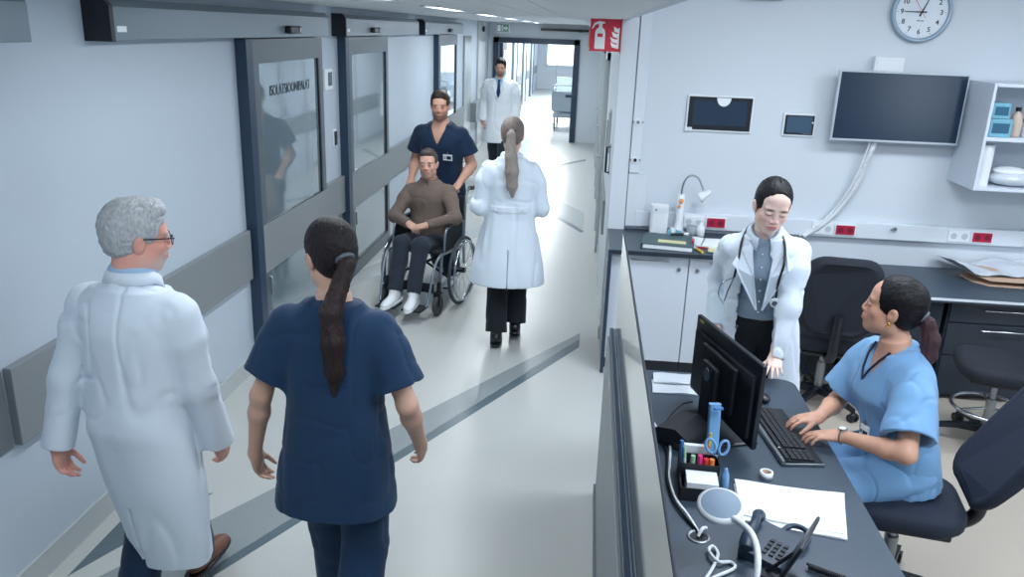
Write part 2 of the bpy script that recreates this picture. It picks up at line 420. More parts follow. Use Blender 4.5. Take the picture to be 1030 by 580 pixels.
sg = empty('fire_extinguisher_sign', (XR, 5.93, 2.17), 0, 'red projecting sign with white fire extinguisher and flames', 'sign')
S = .215
MB().b2((-S, -.004, 0), (0, .004, S)).build('panel', M['red'], sg)
pg = MB(); x = -.145; y0 = -.007
def el(pts): pg.prism([(px, y0, pz) for px, pz in pts], (0, .003, 0))
el([(x - .035, .015), (x + .035, .015), (x + .035, .125), (x + .028, .145), (x + .012, .158), (x - .012, .158), (x - .028, .145), (x - .035, .125)])
el([(x - .012, .158), (x + .012, .158), (x + .012, .182), (x - .012, .182)])
el([(x - .012, .182), (x - .035, .176), (x - .052, .150), (x - .060, .150), (x - .044, .186), (x - .012, .200), (x + .03, .196), (x + .03, .186), (x + .012, .182)])
for k, (fz, fw) in enumerate(((.018, 1.0), (.052, 1.05), (.088, .9), (.122, .7))):   # four tongues of flame
    el([(-.012, fz), (-.040 * fw - .02, fz + .012), (-.066 * fw - .006, fz + .046), (-.048 * fw, fz + .034), (-.03 * fw, fz + .030), (-.012, fz + .042), (-.012, fz + .020)][:7])
pg.build('pictogram', M['white'], sg)
MB().b2((x - .018, -.0085, .095), (x + .018, -.0072, .118)).build('extinguisher_label', M['red'], sg)
MB().b2((-.004, -.02, -.01), (0, .02, S + .01)).build('bracket', M['red'], sg)
t = empty('fire_beacon', (XR, 5.95, 2.395), 0, 'small dark red alarm strip above the fire extinguisher sign', 'alarm')
MB().b2((-.038, -.02, .005), (-.004, .02, .115)).build('lens', mat('beacon_red', (150, 20, 40), .35), t, .004)
MB().b2((-.004, -.025, 0), (0, .025, .12)).build('backplate', M['white_pl'], t)
t = empty('exit_arrow_sign', (XR - .0, 8.0, 2.16), 0, 'small orange and white sign half hidden behind the red extinguisher sign', 'sign')
MB().b2((-.235, -.004, 0), (0, .004, .17)).build('panel', mat('sign_orange', (222, 150, 130), .5), t)
MB().b2((-.205, -.006, .03), (-.06, -.004, .14)).build('pictogram', M['white'], t)

# ================================================================ back wall trunking and fittings
def trunk_run(x0, x1):
    sbox('trim_%d' % trunk_run.n, (x0, YB - .055, .935), (x1, YB, 1.05), M['trunk'], .004); trunk_run.n += 1
trunk_run.n = 40
trunk_run(XR + .20, 5.2)
sbox('trim_50', (XR + .004, YB - .05, .90), (XR + .125, YB, 2.96), M['trunk'], .004)
sbox('trim_51', (XR + .13, YB - .065, 1.33), (XR + .205, YB, 2.96), M['trunk'], .004)
sbox('trim_52', (XR + .13, YB - .05, .93), (XR + .26, YB, 1.325), M['trunk'], .003)
def key_switch(x, z, lab, m):
    t = empty('key_switch', (x, YB - .065, z), 0, lab, 'key switch')
    R = rotm(PI / 2, 0, 0)
    MB().cyl((0, 0, 0), (0, -.012, 0), .026).build('rim', M['white_pl'], t)
    MB().cyl((0, -.012, 0), (0, -.02, 0), .012).build('knob', m, t)
    MB().b2((-.04, -.004, -.006), (-.028, 0, .006)).b2((.028, -.004, -.006), (.04, 0, .006)).build('screw', M['steel_brushed'], t)
key_switch(XR + .165, 1.695, 'upper round key switch with steel centre on the white wall duct', M['steel_brushed'])
key_switch(XR + .165, 1.425, 'lower round key switch with black turn key on the white wall duct', M['black'])
M['outlet'] = mat('outlet_grey', (184, 194, 204), .45)
M['crimson'] = mat('socket_crimson', (176, 18, 60), .4)
def socket(x, lab, white=True):
    t = empty('power_socket', (x, YB - .055, .992), 0, lab, 'socket', 'socket groups in the wall trunking')
    MB().b2((-.075, -.010, -.042), (.075, 0, .042)).build('surround', M['white_pl'], t, .004)
    r = MB().b2((-.066, -.014, -.034), (.066, -.010, .034)).build('faceplate', M['crimson'], t, .003)
    for sx in (-.033, .033):
        o = MB().cyl((sx, -.0145, 0), (sx, -.0165, 0), .021).build('outlet', mat('socket_dark', (120, 10, 40), .5) if 'sd' not in M else M['sd'], r)
    if white:
        w_ = MB().b2((-.235, -.010, -.042), (-.085, 0, .042)).build('white_faceplate', M['white_pl'], t, .004)
        for sx in (-.197, -.122):
            MB().cyl((sx, -.0105, 0), (sx, -.0125, 0), .022).cyl((sx, -.0125, 0), (sx, -.0127, 0), .010).build('outlet', M['outlet'], w_)
M['sd'] = mat('socket_dark', (120, 10, 40), .5)
socket(.98, 'crimson socket pair above the white cabinets')
socket(1.905, 'crimson socket pair with white outlets behind the standing doctor', True)
socket(2.86, 'crimson socket pair with white outlets above the cardboard', True)
t = tag(MB().b2((3.15, YB - .064, .945), (3.55, YB - .055, 1.04)).build('trunking_cover', M['white_pl'], None, .006), 'white blank cover plate on the trunking at the right edge', 'cover plate')
t = tag(MB().cyl((2.25, YB - .055, 1.02), (2.25, YB - .075, 1.02), .012).cyl((2.25, YB - .07, 1.02), (2.215, YB - .085, 1.018), .006).build('cable_outlet', M['steel_brushed'], None), 'tiny cable outlet on the trunking between the two socket groups', 'outlet')

# wall clock
ck = empty('wall_clock', (2.18, YB, 2.50), 0, 'round white wall clock with black numerals and grey rim', 'clock')
Rf = rotm(PI / 2, 0, 0)
MB().lathe([(.0, .0), (.185, .0), (.197, .012), (.197, .035), (.186, .045), (.172, .040), (.168, .03)], (0, 0, 0), 48, Rf).build('rim', mat('clock_rim', (150, 170, 188), .3, metal=.3), ck)
MB().cyl((0, -.02, 0), (0, -.03, 0), .170, n=48).build('dial', mat('clock_dial', (222, 231, 238), .5), ck)
for h in range(1, 13):
    a = PI / 2 - h * PI / 6
    text_obj('numeral', str(h), .044, (.128 * math.cos(a), -.0305, .128 * math.sin(a)), (PI / 2, 0, 0), M['door_dark'], ck, .0006, bold=.0008)
tk = MB()
for k in range(60):
    a = k * PI / 30; r0 = .150 if k % 5 == 0 else .157
    c, s_ = math.cos(a), math.sin(a)
    tk.cyl((r0 * c, -.0305, r0 * s_), (.163 * c, -.0305, .163 * s_), .0014 if k % 5 == 0 else .0007, n=4)
tk.build('tick_marks', M['door_dark'], ck)
def hand(name, ang, L, w, z, m, tail=.03):
    a = PI / 2 - ang; d = Vector((math.cos(a), 0, math.sin(a))); n = Vector((-math.sin(a), 0, math.cos(a)))
    o = Vector((0, z, 0))
    MB().prism([o - d * tail - n * w, o + d * L - n * w * .5, o + d * L + n * w * .5, o - d * tail + n * w], (0, -.0015, 0)).build(name, m, ck)
hand('hour_hand', math.radians(22), .085, .006, -.033, M['door_dark'])
hand('minute_hand', math.radians(270), .115, .005, -.036, M['door_dark'])
hand('second_hand', math.radians(145), .045, .0018, -.039, M['red'], .10)
MB().cyl((0, -.03, 0), (0, -.042, 0), .007).build('hub', M['black'], ck)
MB().b2((-.022, -.0308, -.059), (-.004, -.030, -.052)).b2((0, -.0308, -.059), (.022, -.030, -.053)).build('dial_mark', M['frame_grey'], ck)

# television on its wall bracket
M['screen'] = mat('screen_glass', (14, 38, 62), .22, spec=.55, var=.02)
tv = empty('television', (2.10, YB - .13, 1.875), 0, 'wide wall mounted television with black screen and silver frame', 'television')
MB().b2((-.425, -.02, -.235), (.425, .02, .235)).build('casing', mat('tv_silver', (196, 204, 212), .3, metal=.4), tv, .006)
MB().b2((-.412, -.0225, -.218), (.412, -.018, .226)).build('screen', M['screen'], tv)
MB().b2((-.25, .02, -.18), (.25, .05, .16)).build('back_housing', M['white_pl'], tv, .01)
MB().b2((-.10, .05, -.10), (.10, .13, .10)).build('wall_bracket', M['steel_brushed'], tv)
t = empty('junction_box', (2.02, YB - .03, 2.15), 0, 'white junction box on the wall above the television', 'junction box')
MB().b2((-.10, -.03, -.055), (.10, .03, .055)).build('body', M['white_pl'], t, .006)
MB().b2((-.085, -.034, -.04), (.085, -.03, .04)).build('lid', M['white_pl'], t, .002)
# control panels
def wall_panel(x0, x1, z0, z1, bw, lab, cat):
    cx, cz = (x0 + x1) / 2, (z0 + z1) / 2; w_, h_ = (x1 - x0) / 2, (z1 - z0) / 2
    t = empty('touch_panel', (cx, YB, cz), 0, lab, cat)
    MB().b2((-w_, -.018, -h_), (w_, 0, h_)).build('frame', M['white_pl'], t, .004)
    MB().b2((-w_ + .012, -.022, -h_ + .012), (w_ - .012, -.018, h_ - .012)).build('bezel', M['black'], t, .002)
    sc = (40, 58, 78) if bw > .03 else (66, 90, 112)
    MB().b2((-w_ + bw, -.0235, -h_ + bw), (w_ - bw, -.022, h_ - bw * .8)).build('screen', mat('panel_screen', sc, .12, spec=.6), t)
    return t
t = wall_panel(.695, 1.160, 1.645, 1.900, .045, 'larger black touch panel on the wall left of the television', 'touch panel')
MB().prism([(.05 * math.cos(PI + k * PI / 8) + .02, -.024, .112 + .06 * math.sin(PI + k * PI / 8)) for k in range(9)], (0, -.002, 0)).build('sticker', M['white'], t)
MB().b2((-.232, -.026, -.127), (-.185, -.018, -.10)).build('tag', M['white_pl'], t)
t = wall_panel(1.375, 1.600, 1.640, 1.800, .026, 'smaller blue grey touch panel beside the television', 'touch panel')
MB().cyl((.09, -.022, .02), (.09, -.027, .02), .006, n=10).build('button', M['white'], t)
MB().b2((.03, -.0242, -.064), (.09, -.022, -.056)).build('badge', M['frame_grey'], t)
t = empty('air_vent', (1.14, YB, 2.545), 0, 'dark grey box fixed at the top edge of the back wall', 'vent')
MB().b2((-.16, -.05, 0), (.12, 0, .07)).build('housing', M['frame_grey'], t, .004)
MB().b2((-.15, -.052, .01), (.11, -.05, .02)).b2((-.15, -.052, .03), (.11, -.05, .04)).build('slots', M['black'], t)
# coiled cable from the television down to the trunking
P = spline([(2.00, YB - .09, 1.66), (1.985, YB - .08, 1.56), (1.94, YB - .06, 1.35), (1.86, YB - .05, 1.17), (1.75, YB - .06, 1.03), (1.62, YB - .06, .93)], 40)
t = empty('television_cable', (2.0, YB - .08, 1.66), 0, 'white coiled cable curving down from the television to the trunking', 'cable')
cp = []; Rr = .015; base = Vector((2.0, YB - .08, 1.66))
for i, p in enumerate(P):
    tn = (P[min(i + 1, len(P) - 1)] - P[max(i - 1, 0)]).normalized(); u = Vector((0, 1, 0)); u = (u - tn * u.dot(tn)).normalized(); w_ = tn.cross(u)
    for k in range(3):
        a = (i * 3 + k) * 2 * PI / 6
        q = p if i == len(P) - 1 else p.lerp(P[i + 1], k / 3)
        cp.append(q + u * Rr * math.cos(a) + w_ * Rr * math.sin(a) - base)
MB().tube(cp, .0045, 6).build('coil', M['white_pl'], t)
MB().tube([p - base + Vector((-.028, 0, 0)) for p in P[::8]], .006, 6).build('straight_cable', M['white_pl'], t)

# wall shelf with supplies
sh = empty('wall_shelf', (2.95, YB, 1.73), 0, 'white open wall shelf holding medical supplies at the right edge', 'shelf')
w0, w1, dz, dp = -.385, .55, .345, .42
MB().b2((w0, -dp, -dz), (w0 + .02, 0, dz)).build('side_panel', M['white_lam'], sh, .002)
MB().b2((w1 - .02, -dp, -dz), (w1, 0, dz)).build('side_panel', M['white_lam'], sh, .002)
MB().b2((w0 + .02, -dp, dz - .022), (w1 - .02, 0, dz)).build('top', M['white_lam'], sh, .002)
MB().b2((w0 + .02, -dp, -dz), (w1 - .02, 0, -dz + .022)).build('bottom', M['white_lam'], sh, .002)
MB().b2((w0 + .02, -dp, -.02), (w1 - .02, 0, .005)).build('shelf_board', M['white_lam'], sh, .002)
MB().b2((w0 + .02, -.01, -dz), (w1 - .02, 0, dz)).build('back_panel', M['white_lam'], sh)
MB().cyl((w0 + .02, -.28, -.14), (w0 + .026, -.28, -.14), .006, n=8).build('screw_cap', M['black'], sh)
SX, SZ = 2.95, 1.73
M['bluebox'] = mat('blue_packaging', (110, 170, 190), .3, var=.08, vscale=14)
M['teal_dk'] = mat('blue_label', (40, 92, 120), .4)
def sbx(x, z, w_, h_, lab, tl=0):
    t = empty('supply_box', (x, YB - .30, z), 0, lab, 'box', 'blue supply boxes on the wall shelf')
    R = rotm(0, tl, 0)
    MB().box((0, 0, h_ / 2), (w_, .18, h_), R).build('carton', M['bluebox'], t, .004)
    MB().box((0, -.0915, h_ / 2), (w_ * .75, .002, h_ * .55), R).build('printed_label', M['teal_dk'], t)
sbx(2.67, SZ + .005, .14, .115, 'lower pale blue supply box on the upper shelf')
sbx(2.655, SZ + .122, .11, .10, 'upper pale blue supply box resting on another one')
t = empty('lotion_bottle', (2.80, YB - .30, SZ + .005), 0, 'beige bottle with dark cap on the upper shelf', 'bottle')
MB().lathe([(0, 0), (.033, 0), (.036, .01), (.036, .12), (.03, .145), (.014, .155), (.014, .165), (0, .165)], (0, 0, 0), 20).build('body', mat('bottle_beige', (200, 180, 165), .4), t)
MB().cyl((0, 0, .165), (0, 0, .19), .017).build('cap', M['black'], t)
t = empty('cream_tub', (2.90, YB - .28, SZ + .005), 0, 'white tub beside the beige bottle on the upper shelf', 'tub')
MB().lathe([(0, 0), (.04, 0), (.043, .01), (.043, .10), (0, .10)], (0, 0, 0), 20).build('body', M['white_pl'], t)
MB().cyl((0, 0, .10), (0, 0, .12), .045).build('lid', M['bluebox'], t)
t = empty('paper_roll', (2.64, YB - .30, SZ - .323), 0, 'tall white paper towel roll standing on the lower shelf', 'paper roll')
MB().cyl((0, 0, 0), (0, 0, .27), .06, n=28).build('paper', M['linen'], t)
MB().cyl((0, 0, .27), (0, 0, .2705), .02, n=16).build('core', M['band'], t)
t = empty('gauze_pack', (2.86, YB - .27, SZ - .323), 0, 'crumpled clear bag of white gauze on the lower shelf', 'pack')
o = MB().ball((0, 0, .05), (.15, .12, .055), 24).build('bag', mat('bag_white', (196, 204, 212), .25, bump=1.0, bscale=18), t)
MB().ball((-.02, 0, .095), (.11, .09, .03), 20).build('gauze', M['linen'], t)
# ================================================================ reception partition
pt = empty('reception_partition', (.18, 3.74, 0), 0, 'long low grey partition with navy cap and glossy glass screen beside the desk', 'partition')
PL = lambda x, y, z: (x - .18, y - 3.74, z)
M['part_glass'] = mat('screen_glazing', (188, 190, 186), .05, metal=.72, spec=.8, var=.01, vscale=.8)
MB().b2(PL(.156, -1.5, .01), PL(.190, 3.73, .885)).build('panel', M['band'], pt, .003)
MB().b2(PL(.145, -1.5, 0), PL(.210, 3.735, .06)).build('kick_plate', M['band_dk'], pt)
MB().b2(PL(.168, -1.5, .885), PL(.188, 3.745, .925)).b2(PL(.168, 3.73, .0), PL(.188, 3.745, .925)).build('cap', M['navy'], pt, .003)
MB().b2(PL(.1885, -1.5, .885), PL(.1955, 3.745, .923)).build('screen_channel', mat('channel_blue', (62, 86, 108), .35, var=.03), pt, .002)
MB().b2(PL(.196, -1.5, .74), PL(.200, 3.735, 1.405)).build('glass_screen', M['part_glass'], pt)
MB().b2(PL(.1955, -1.5, 1.405), PL(.2035, 3.74, 1.413)).build('top_rail', mat('rail_dark', (26, 38, 52), .6), pt, .003)
MB().b2(PL(.2005, -1.5, .03), PL(.2035, 3.735, 1.404)).build('inner_panel', M['desk_edge'], pt)

# ================================================================ left cabinets and counter
M['counter'] = mat('counter_slate', (56, 68, 80), .38, var=.05, vscale=10, bump=.03, bscale=500)
wt = empty('worktop', (.75, 5.67, .87), 0, 'dark slate worktop over the white cabinets by the wall', 'worktop')
MB().b2((-.555, -.33, 0), (.55, .327, .032)).build('slab', M['counter'], wt, .003)
MB().b2((-.555, -.335, -.868), (-.537, .327, 0)).build('end_panel', M['band'], wt, .002)
MB().b2((-.559, -.345, -.868), (-.535, -.325, .033)).build('end_edging', M['navy'], wt)
MB().b2((-.55, -.336, .002), (.55, -.33, .030)).build('edging', M['desk_edge'], wt)
def cabinet(x0, x1, lab, kx):
    t = empty('base_cabinet', ((x0 + x1) / 2, 5.69, 0), 0, lab, 'cabinet', 'white base cabinets under the slate worktop')
    w_ = (x1 - x0) / 2
    MB().b2((-w_, -.28, .09), (w_, .30, .868)).build('body', M['white_lam'], t)
    MB().b2((-w_, -.25, 0), (w_, .28, .09)).build('plinth', M['desk_edge'], t)
    d = MB().b2((-w_ + .003, -.30, .095), (w_ - .003, -.281, .862)).build('door', M['white_lam'], t, .002)
    MB().b2((-.13, -.312, .826), (.13, -.300, .838)).build('door_handle', M['steel_brushed'], d, .003)
    MB().cyl((kx, -.30, .775), (kx, -.312, .775), .013).b2((kx - .002, -.3125, .768), (kx + .002, -.312, .782)).build('lock', M['steel_brushed'], d)
cabinet(.215, .742, 'white base cabinet with lock at its upper right, next to the glass screen', .20)
cabinet(.744, 1.28, 'white base cabinet with lock at its upper left, behind the standing doctor', -.21)

# white pump dispenser, gooseneck examination lamp
t = empty('soap_dispenser', (.56, 5.88, .902), 0, 'white boxy dispenser standing on the slate worktop against the wall', 'dispenser')
MB().prism([(x, y, 0) for x, y in rbox_pts(.125, .09, .02)], (0, 0, .215)).build('body', M['white_pl'], t, .006)
MB().b2((-.055, -.047, .16), (.055, -.044, .20)).build('label_plate', M['trunk'], t)
MB().cyl((-.03, -.046, .185), (-.03, -.05, .185), .006, n=10).build('button', M['black'], t)
t = empty('examination_lamp', (.705, 5.88, .902), 0, 'white examination lamp with curved steel gooseneck on the worktop', 'lamp')
MB().lathe([(0, 0), (.06, 0), (.062, .02), (.035, .035), (.028, .10), (.026, .26), (.022, .30), (0, .30)]).build('stand', M['white_pl'], t)
MB().ball((.0, -.03, .255), (.016, .012, .02)).ball((-.012, -.03, .215), (.012, .01, .014)).build('orange_tag', mat('orange_tag', (228, 150, 90), .5), t)
MB().tube(spline([(0, 0, .30), (.005, 0, .37), (.03, 0, .425), (.07, 0, .44), (.11, 0, .42), (.135, -.01, .375), (.15, -.015, .34)], 6), .007).build('gooseneck', M['steel_brushed'], t)
R = rotm(0, math.radians(55), math.radians(-10))
MB().lathe([(0, .045), (.014, .045), (.018, .038), (.023, .0), (.036, -.03), (.038, -.05), (.033, -.05), (.0, -.042)], (.168, -.02, .31), 24, R).build('lamp_head', M['white_pl'], t)
t = empty('paper_cup', (.79, 5.80, .902), 0, 'small clear plastic cup beside the examination lamp', 'cup')
MB().lathe([(0, 0), (.03, 0), (.038, .09), (.035, .09), (.027, .004), (0, .004)]).build('body', mat('clear_plastic', (205, 220, 230), .12, trans=.6), t)
t = empty('hand_gel', (.865, 5.87, .902), 0, 'little white bottle with nozzle beside the crimson socket', 'bottle')
MB().lathe([(0, 0), (.028, 0), (.03, .01), (.03, .07), (.012, .09), (.012, .1), (0, .1)]).build('body', M['white_pl'], t)
MB().tube([(0, 0, .1), (0, 0, .12), (-.03, -.01, .122)], .005, 8).build('nozzle', M['white_pl'], t)

M['binder'] = mat('folder_green', (52, 78, 84), .45, var=.06)
M['paper'] = mat('paper_white', (228, 233, 238), .7, bump=.05, bscale=30)
M['yellow'] = mat('label_yellow', (205, 200, 150), .6)
t = empty('ring_binder', (.60, 5.56, .902), math.radians(-8), 'dark green binder with a yellow label lying on the worktop', 'binder')
MB().b2((-.165, -.17, 0), (.185, .17, .004)).b2((-.165, -.17, .034), (.185, .17, .038)).b2((-.169, -.17, 0), (-.163, .17, .038)).build('cover', M['binder'], t, .002)
MB().b2((-.155, -.165, .005), (.175, .165, .032)).build('pages', M['paper'], t)
MB().b2((-.06, -.10, .0382), (.13, -.02, .0388)).build('yellow_label', M['yellow'], t)
t = empty('notebook', (.86, 5.62, .902), math.radians(-14), 'open white notebook with red edge lying on folders', 'notebook')
MB().b2((-.16, -.12, 0), (.16, .12, .008)).build('cover', mat('notebook_red', (170, 36, 52), .5), t, .002)
MB().prism([(-.15, -.115, .008), (0, -.115, .013), (.15, -.115, .010), (.15, -.115, .030), (.0, -.115, .020), (-.15, -.115, .028)], (0, .23, 0)).build('pages', M['paper'], t)
MB().b2((-.01, -.116, .0215), (.0, .116, .0225)).build('fold', M['band'], t)
t = empty('document_folder', (.98, 5.50, .902), math.radians(-10), 'thin grey green folder under the doctor arm side of the notebook', 'folder')
MB().b2((-.11, -.13, 0), (.12, .13, .008)).build('cover', M['binder'], t, .002)
MB().b2((-.10, -.122, .008), (.11, .122, .012)).build('sheet', M['yellow'], t)
def marker(x, y, z, a, m, lab, L=.13, g='markers lying between binder and notebook', r=.008):
    t = empty('marker_pen', (x, y, z), a, lab, 'marker', g)
    MB().cyl((-L / 2, 0, r), (L * .2, 0, r), r, n=12).build('barrel', m, t)
    MB().cyl((L * .2, 0, r), (L / 2, 0, r), r * 1.12, n=12).build('cap', M['white_pl'] if m != M['white_pl'] else M['black'], t)
M['m_red'] = mat('marker_red', (200, 40, 50), .35); M['m_yel'] = mat('marker_yellow', (226, 196, 70), .35); M['m_blk'] = M['black']
marker(.80, 5.43, .903, 1.9, M['m_yel'], 'yellow marker lying beside the green binder')
marker(.775, 5.55, .941, 1.4, M['m_red'], 'red marker at the edge of the green binder')
marker(.70, 5.70, .941, .3, M['m_blk'], 'black marker lying behind the yellow label')
t = empty('tape_dispenser', (.66, 5.73, .941), .3, 'pale blue tape dispenser on the back of the green binder', 'tape dispenser')
MB().prism([(-.05, -.012, 0), (.05, -.012, 0), (.055, -.012, .02), (.02, -.012, .03), (-.01, -.012, .045), (-.045, -.012, .03)], (0, .024, 0)).build('body', M['bluebox'], t, .003)
MB().cyl((-.012, -.014, .028), (-.012, .014, .028), .018).build('tape_roll', M['white_pl'], t)

# ================================================================ right desk
rd = empty('writing_desk', (2.5, 5.6, 0), 0, 'dark desk along the back wall with pale front edge', 'desk')
MB().b2((-1.02, -.38, .705), (1.4, .385, .74)).build('desk_top', M['desk'], rd, .003)
MB().b2((-1.02, -.386, .722), (1.4, -.380, .738)).build('edging', M['trunk'], rd)
MB().b2((-.9, .34, .25), (1.4, .36, .70)).build('modesty_panel', M['desk_edge'], rd)
lg = MB().b2((-.985, -.24, 0), (-.945, -.18, .705)).build('leg', M['white_pl'], rd, .003)
MB().prism([(-.985, -.15, .705), (-1.06, -.15, .05), (-1.02, -.15, .0), (-.95, -.15, .705)], (0, .03, 0)).build('leg', M['white_pl'], rd)
MB().b2((-.985, .28, 0), (-.945, .34, .705)).build('leg', M['white_pl'], rd, .003)
pd = empty('drawer_pedestal', (2.86, 5.62, 0), 0, 'black drawer pedestal with bar handles under the wall desk', 'drawer unit')
MB().b2((-.42, -.32, .03), (.60, .32, .70)).build('body', M['desk_edge'], pd, .003)
for z0, z1 in ((.56, .69), (.33, .55), (.05, .32)):
    d = MB().b2((-.41, -.335, z0), (.59, -.321, z1)).build('drawer', M['desk_edge'], pd, .002)
    MB().tube([(-.20, -.335, (z1 - .035)), (-.20, -.36, z1 - .035), (.35, -.36, z1 - .035), (.35, -.335, z1 - .035)], .006, 8).build('drawer_handle', M['chrome'], d)
t = empty('cupboard_panel', (2.16, 5.60, 0), 0, 'dark closed cupboard under the wall desk behind the seated nurse', 'cupboard')
MB().b2((-.26, -.28, .03), (.26, .34, .70)).build('body', M['desk_edge'], t, .003)
MB().b2((-.25, -.296, .05), (.25, -.281, .69)).build('door', M['desk_edge'], t, .002)
t = empty('computer_tower', (1.74, 5.72, 0), 0, 'dark blue computer tower on the floor under the wall desk', 'computer')
MB().b2((-.10, -.22, .02), (.10, .22, .42)).build('case', mat('tower_blue', (44, 62, 82), .4), t, .006)
MB().b2((-.09, -.226, .05), (.09, -.219, .40)).b2((-.07, -.229, .30), (.07, -.225, .34)).build('front_panel', M['black'], t, .003)
# papers and cardboard on the desk
M['cardboard'] = mat('cardboard', (196, 168, 146), .75, var=.05, bump=.1, bscale=60)
t = empty('cardboard_folder', (3.02, 5.73, .741), math.radians(-3), 'flat opened cardboard sleeve on the wall desk under a plastic sheet', 'cardboard')
MB().prism([(-.30, -.10, 0), (-.22, -.19, 0), (.5, -.19, 0), (.5, .15, 0), (-.26, .15, 0), (-.33, .05, 0)], (0, 0, .006)).prism([(-.30, -.10, .05), (-.22, -.185, .035), (.5, -.185, .035), (.5, .15, .04), (-.26, .15, .05), (-.33, .05, .06)], (0, 0, .006)).b2((.3, -.18, 0), (.31, .1, .04)).build('sleeve', M['cardboard'], t)
M['plastic'] = mat('clear_sheet', (206, 214, 222), .12, spec=.8, bump=.4, bscale=9)
rows = []
for j in range(12):
    y = -.17 + .36 * j / 11; r = []
    for i in range(24):
        x = -.42 + .95 * i / 23; z = .062 + .018 * math.sin(9 * x + 3 * y) + .012 * math.sin(23 * x + 11 * y) + (.035 * max(0, -x - .3) / .12 * 1.0)
        r.append((x, y + .02 * math.sin(5 * x), z))
    rows.append(r)
rows2 = [[(x, y, z + .004) for x, y, z in r] for r in rows]
mb = MB().sweep(rows, True, False, False).sweep([list(reversed(r)) for r in rows2], True, False, False)
t = empty('plastic_sheet', (3.0, 5.79, .752), 0, 'crumpled clear plastic sheet lying over the cardboard on the wall desk', 'plastic sheet')
mb.build('sheet', M['plastic'], t)

# ================================================================ reception desk with everything on it
rc = empty('reception_desk', (.64, 2.0, 0), 0, 'long slate grey reception desk behind the glass screen', 'desk')
o = MB().prism([(x, y, .712) for x, y in ([(-.42, -3.4), (.415, -3.4), (.415, 1.62)] + [(.415 - .07 + .07 * math.cos(math.radians(a)), 1.62 + .07 * math.sin(math.radians(a))) for a in (15, 30, 45, 60, 75)] + [(.345, 1.69), (-.42, 1.69)])], (0, 0, .028)).build('desk_top', M['desk'], rc, .003)
MB().b2((-.40, 1.60, 0), (-.34, 1.66, .712)).build('leg', M['steel_brushed'], rc)
MB().b2((.24, 1.56, 0), (.30, 1.62, .712)).build('leg', M['steel_brushed'], rc)
MB().b2((.24, -1.6, 0), (.30, -1.54, .712)).build('leg', M['steel_brushed'], rc)
MB().b2((-.40, -3.3, .30), (-.385, 1.6, .712)).build('modesty_panel', M['desk_edge'], rc)
DZ = .741
# monitor
mo = empty('computer_monitor', (.625, 3.13, DZ), 0, 'large black monitor seen from behind on the reception desk', 'monitor')
mang = math.atan2(.58, -.18)       # direction of the panel along its width (towards the far end)
Rm = Matrix.Rotation(mang - PI / 2, 3, 'Z')
def mloc(b): return b
mb = MB(); W2, H0, H1 = .29, .05, .40
mb.box((0, 0, (H0 + H1) / 2), (.022, 2 * W2, H1 - H0))
def xf(o, dx=0.0):
    o.rotation_euler = (0, 0, mang - PI / 2); o.location = (0 + dx, 0, 0); return o
xf(mb.build('bezel', M['black'], mo, .006))
xf(MB().box((.0115, 0, (H0 + H1) / 2 + .004), (.002, 2 * W2 - .03, H1 - H0 - .04)).build('screen', M['screen'], mo))
xf(MB().prism([(-.011, y, z) for y, z in ((-W2 + .03, H0 + .03), (W2 - .03, H0 + .03), (W2 - .03, H1 - .06), (-W2 + .03, H1 - .06))], (-.014, 0, 0)).box((-.034, 0, .225), (.022, .30, .20)).build('back_housing', M['black_mat'], mo, .008))
xf(MB().box((-.056, 0.02, .20), (.03, .13, .16)).b2((-.075, -.03, .0), (-.045, .07, .27)).build('stand_column', M['black_mat'], mo, .012))
xf(MB().cyl((-.072, .02, .235), (-.076, .02, .235), .028).build('stand_badge', M['steel_brushed'], mo))
xf(MB().b2((-.10, -.17, 0), (.09, .15, .012)).build('base_plate', M['black'], mo, .006))
xf(MB().b2((-.0125, W2 - .07, H1 - .022), (-.0108, W2 - .035, H1 - .010)).b2((-.0125, W2 - .02, .11), (-.0108, W2 - .01, .17)).build('yellow_sticker', mat('sticker_yellow', (210, 190, 90), .6), mo))
# keyboard
kb = empty('keyboard', (.878, 3.085, DZ), math.radians(7), 'black keyboard with silver edge on the reception desk', 'keyboard')
MB().prism([(-.078, -.235, .0), (.078, -.235, .0), (.078, -.235, .012), (-.078, -.235, .022)], (0, .47, 0)).build('case', M['black'], kb, .003)
MB().prism([(-.090, -.238, .004), (-.076, -.238, .004), (-.076, -.238, .023), (-.088, -.238, .020)], (0, .476, 0)).b2((-.078, -.240, .001), (.078, -.234, .012)).build('silver_trim', M['steel_brushed'], kb, .002)
nk = 0
for r_ in range(6):
    x = -.060 + r_ * .0235 + (-.004 if r_ == 0 else 0)
    ks = []
    y = -.225
    n_ = 0
    while y < .222:
        wk = .0175
        if r_ == 5 and .02 < y + .001 < .03: wk = .11
        if -.148 < y < -.138 or .218 < y: y += .008; continue
        ks.append((y, wk)); y += wk + .0022; n_ += 1
    for (yy, wk) in ks:
        if nk >= 98: break
        z = .0225 - (x + .078) / .156 * .010
        k = MB().box((x, yy + wk / 2, z + .003), (.0185 if r_ else .013, wk, .007)).build('key', M['black_mat'], kb); nk += 1
MB().box((-.065, -.11, .0235), (.008, .05, .002)).build('logo_strip', M['white_pl'], kb)
t = empty('computer_mouse', (.86, 3.44, DZ), .2, 'small black computer mouse beyond the keyboard', 'mouse')
MB().ball((0, 0, .014), (.032, .055, .02), 20).build('body', M['black'], t)
MB().b2((-.002, .01, .031), (.002, .035, .036)).build('scroll_wheel', M['steel_brushed'], t)
t = empty('docking_station', (.455, 3.00, DZ), math.radians(-35), 'black wedge shaped docking station left of the monitor', 'docking station')
MB().prism([(-.085, -.10, 0), (.085, -.10, 0), (.085, -.10, .05), (.02, -.10, .085), (-.06, -.10, .07), (-.085, -.10, .04)], (0, .19, 0)).build('body', M['black_mat'], t, .012)
